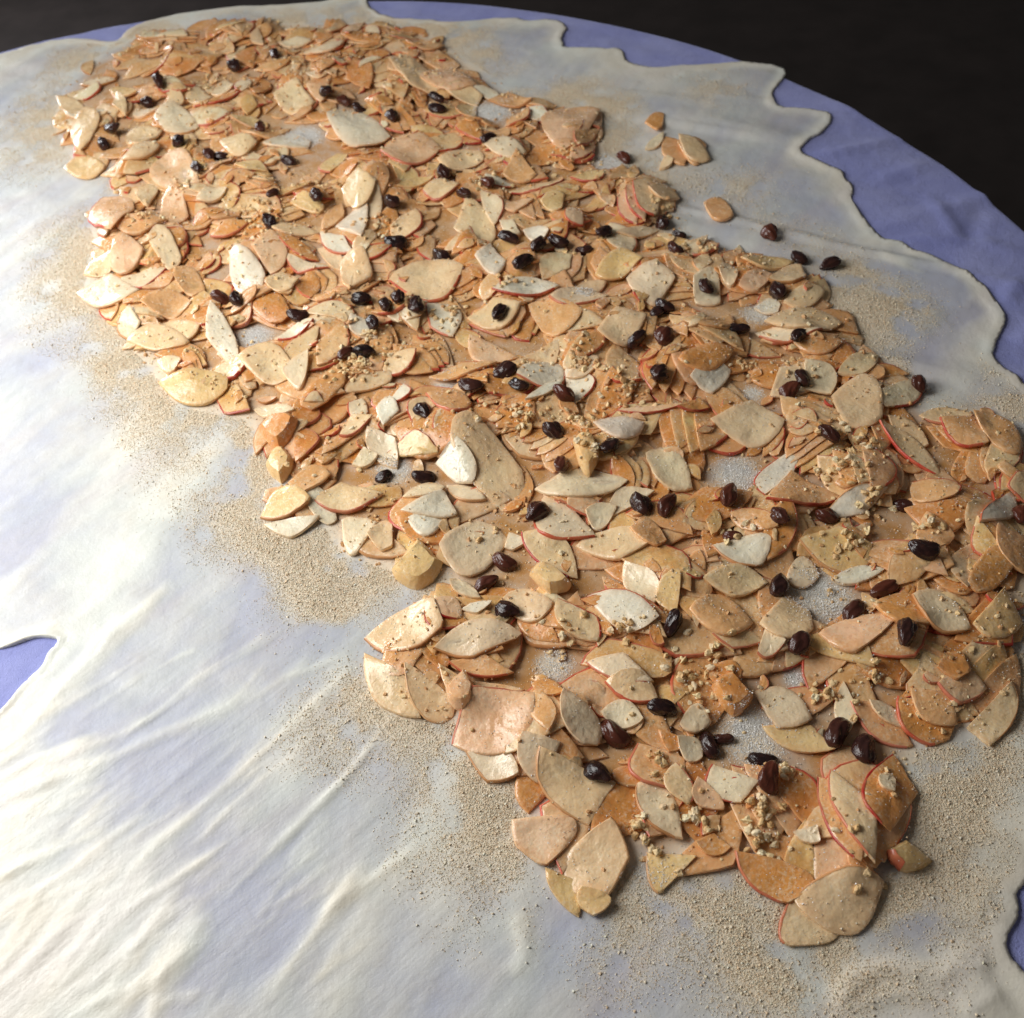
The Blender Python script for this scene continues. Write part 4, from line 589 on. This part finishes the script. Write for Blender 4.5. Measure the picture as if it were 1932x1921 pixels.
for k in range(15000):
    x = rn.uniform(-365, 300); y = rn.uniform(125, 980); i, j = cell(x, y)
    if FD[i, j] < -2 and rn.random() < max(0, NZ[i, j]-.34)*3: small.append((x, y, rn.uniform(.3, .85) if rn.random() < .85 else rn.uniform(.8, 1.6)))
small.sort(key=lambda s: -s[2]*(1.0 if s[1] > 420 else 1.5))
big, small = small[:N_NUT], small[N_NUT:]
NT = np.array([(.88, .64, .33), (.82, .54, .25), (.90, .72, .45), (.68, .37, .15)])
pos = []; rad = []; ton = []
for x, y, r in small:
    i, j = cell(x, y)
    if not (0 <= i < HH and 0 <= j < HW): continue
    pos.append((x, y, HM[i, j]+r*.4)); rad.append(r); ton.append(jit(NT[rn.integers(4)], rn))
S(link('nut_crumbs', grains('nut_crumbs', np.array(pos), np.array(rad), np.array(ton), NUT, ico(1), .42, .75, 3)), kind='stuff', label='fine chopped nut crumbs scattered through the apple filling', category='nut crumbs')
nutobs = []
nmesh = []
for k, (v, bf) in enumerate(NV):
    for t in range(3):
        me = mesh('nut_piece', v*M, bf.tolist(), [NUT], False); vcol(me, 'tone', jit(NT[t], rn)); nmesh.append(me)
for x, y, r in big:
    i, j = cell(x, y)
    if not (0 <= i < HH and 0 <= j < HW): continue
    o = link('nut_piece', nmesh[rn.integers(len(nmesh))]); s = r*1.15
    o.scale = (s*1.1, s, s); o.rotation_euler = (rn.uniform(-.4, .4), rn.uniform(-.4, .4), rn.uniform(0, 6.28))
    z = HM[i, j]+s*.42; o.location = (x*M, y*M, z*M+TZ); HM[max(i-1, 0):i+2, max(j-1, 0):j+2] = np.maximum(HM[max(i-1, 0):i+2, max(j-1, 0):j+2], z+s*.3); nutobs.append((o, np.array([x, y, z])))

# ---- raisins
RV = []
for k in range(16):
    r = np.random.default_rng(300+k); bv, bf = ico(4)
    lon = np.arctan2(bv[:, 2], bv[:, 1]); ph = r.uniform(0, 6.28, 6)
    prof = np.sqrt(np.clip(1-bv[:, 0]**2, 0, 1))
    wr = .15*np.abs(np.sin(lon*2.0+.8*np.sin(1.8*bv[:, 0]+ph[0])+ph[1]))+.10*np.abs(np.sin(lon*3.5+1.2*np.sin(2.4*bv[:, 0]+ph[2])+ph[3]))+.05*np.sin(3*bv[:, 0]+ph[4])
    sc = 1.06-prof*(wr-.06)*1.15
    for dn in range(4):
        q = r.normal(0, 1, 3); q /= np.linalg.norm(q); sc = sc*(1-r.uniform(.08, .26)*np.exp(-(1-bv@q)/r.uniform(.04, .14)))
    v = bv*np.array([1, r.uniform(.54, .74), r.uniform(.46, .62)])*sc[:, None]
    v[:, 1] += .10*r.normal()*bv[:, 0]**2; v[:, 1] *= 1+.16*r.normal()*bv[:, 0]
    RV.append(mesh('raisin', v*M, bf.tolist(), [RAISIN], True))
rr_ = np.random.default_rng(9); raisins = []
for x, y, a, L in RAISINS:
    L = min(max(L*1.22, 10.8), 15.5)*rr_.uniform(.88, 1.08)
    i, j = cell(x, y)
    if not (2 <= i < HH-2 and 2 <= j < HW-2): continue
    o = link('raisin', RV[rr_.integers(16)]); s = L/2
    z = np.percentile(HM[i-2:i+3, j-2:j+3], 65)+s*rr_.uniform(.22, .5)
    o.scale = (s, s*rr_.uniform(.95, 1.12), s*rr_.uniform(.95, 1.15)); o.rotation_euler = (rr_.uniform(-.5, .5), rr_.normal(0, .18), math.radians(a)); o.location = (x*M, y*M, z*M+TZ)
    raisins.append((o, np.array([x, y, z]), L))

# ---- breadcrumbs, sugar
def sample(dens, n, seed):
    r = np.random.default_rng(seed); p = dens.ravel()/dens.sum(); k = r.choice(len(p), n, p=p)
    x = hx.ravel()[k]+r.uniform(-CE/2, CE/2, n); y = hy.ravel()[k]+r.uniform(-CE/2, CE/2, n); return x, y, HM.ravel()[k], r
onD = _i.reshape(hx.shape) & (_d.reshape(hx.shape) > 6)
dens = np.where(onD, crumb_density(hx, hy, FD), 0)*np.where(FD < -2, .05, 1)*np.where(HM-DOUGHTOP > 1.2, .06, 1); nz2 = fbm(hx*.07+3, hy*.07, 3)
BT = np.array([(.90, .75, .55), (.92, .81, .63), (.85, .64, .42), (.94, .87, .72)])
x, y, z, r = sample(dens, N_CRUMB, 31); rad = r.uniform(.11, .30, len(x))*np.where(r.random(len(x)) < .03, 2.2, 1)
S(link('breadcrumbs', grains('breadcrumbs', np.column_stack([x, y, z+rad*.3]), rad, np.clip(BT[r.integers(0, 4, len(x))]*r.uniform(.85, 1.1, (len(x), 1)), 0, .9), CRUMB, TET, .35, .8, 6, True)), kind='stuff', label='toasted breadcrumbs sprinkled over the dough around the apples', category='breadcrumbs')
dd = np.where(FD < -3, np.clip((nz2-.35)*5, .05, 1), 0)*np.where(onD, 1, 0)
x, y, z, r = sample(dd, N_DUST, 32); rad = r.uniform(.18, .5, len(x))
DT = np.array([(.80, .66, .42), (.74, .54, .30), (.84, .74, .54), (.66, .42, .2)])
S(link('cinnamon_crumbs', grains('cinnamon_crumbs', np.column_stack([x, y, z+rad*.3]), rad, np.clip(DT[r.integers(0, 4, len(x))]*r.uniform(.8, 1.1, (len(x), 1)), 0, .9), CRUMB, TET, .35, .8, 8, True)), kind='stuff', label='cinnamon-brown crumb dust clinging to the apple slices', category='crumbs')
sg = GAPM*5*np.where(FD < 0, 1, .0)+np.where(FD < -2, .10, 0); sg = np.where(onD, sg, 0)
x, y, z, r = sample(sg, N_SUGAR, 33); rad = r.uniform(.14, .36, len(x))
S(link('sugar_grains', grains('sugar_grains', np.column_stack([x, y, z+rad*.3]), rad, None, SUGAR, TET, .25, .9, 12)), kind='stuff', label='white sugar grains lying in gaps between the apple slices', category='sugar')

# ---------------------------------------------------------------- labels
fw = np.array([0, math.cos(PITCH), -math.sin(PITCH)]); r0 = np.array([1., 0, 0]); u0 = np.cross(r0, fw)
rv = r0*math.cos(ROLL)+u0*math.sin(ROLL); uv = -r0*math.sin(ROLL)+u0*math.cos(ROLL)
def where(p):
    d = np.array([p[0]*M, p[1]*M, p[2]*M-CAMH]); zc = d@fw
    return 50+100*(d@rv)/zc*FOC, 50-100*(d@uv)/zc*FOC*1024/1018
ONES = 'zero one two three four five six seven eight nine ten eleven twelve thirteen fourteen fifteen sixteen seventeen eighteen nineteen'.split()
TENS = '  twenty thirty forty fifty sixty seventy eighty ninety'.split(' ')
def say(n):
    n = int(min(max(round(n), 0), 99)); return ONES[n] if n < 20 else TENS[n//10]+('-'+ONES[n % 10] if n % 10 else '')
def place(X, Y): return say(X)+' percent across and '+say(Y)+' percent down'
TW = {'W': 'whitish', 'w': 'pale', 'c': 'cream', 'y': 'yellowish', 't': 'tan', 'p': 'peach', 'o': 'orange-brown', 'g': 'greenish'}
seen = set()
def uniq(X, Y, f_):
    for k in range(40):      # the nearest free whole percent
        for dx, dy in ((0, 0), (.5, 0), (0, .5), (-.5, 0), (0, -.5), (.5, .5), (-.5, -.5), (1, 0), (0, 1), (-1, 0), (0, -1), (1, 1), (-1, 1), (1, -1), (-1, -1)):
            l = f_ % place(X+dx, Y+dy)
            if l not in seen: seen.add(l); return l
    return l
for o, org, tone, peel, size, wid, chunk in slices:
    X, Y = where(org); asp = size/max(wid, 1)
    shp = 'chunk' if chunk else ('narrow slice' if asp > 2.6 else ('leaf-shaped slice' if asp > 1.45 else 'broad slice'))
    pl = ' with red peel' if 'r' in peel else (' with yellow rim' if 'y' in peel else '')
    sz = 'large ' if size*wid > 1100 else ('small ' if size*wid < 420 else '')
    f_ = sz+TW[tone]+' '+shp.replace('slice', 'apple slice').replace('chunk', 'apple chunk')+pl+', %s'
    if 'label' in o: f_ = None
    S(o, label=uniq(X, Y, f_) if f_ else o['label'], category='apple chunk' if chunk else 'apple slice', group='apple pieces on top of the filling')
for o, p, L in raisins:
    X, Y = where(p); e = FD[cell(p[0], p[1])]
    f_ = ('raisin lying on bare dough' if e > 3 else ('plump dark raisin' if L > 12.5 else ('small dark raisin' if L < 10 else 'dark wrinkled raisin'))+' among apple slices')+', %s'
    S(o, label=uniq(X, Y, f_), category='raisin', group='raisins scattered over the filling')
for o, p in nutobs:
    X, Y = where(p); f_ = ('large ' if o.scale[1] > 2.0 else 'small ')+('pale ' if o.data.name.endswith(('1', '4', '7')) else 'golden ')+'chopped nut piece, %s'
    S(o, label=uniq(X, Y, f_), category='nut piece', group='larger chopped nut pieces')
print('slices', len(slices), 'raisins', len(raisins), 'nuts', len(nutobs), 'pile', float((HM-DOUGHTOP).max()))
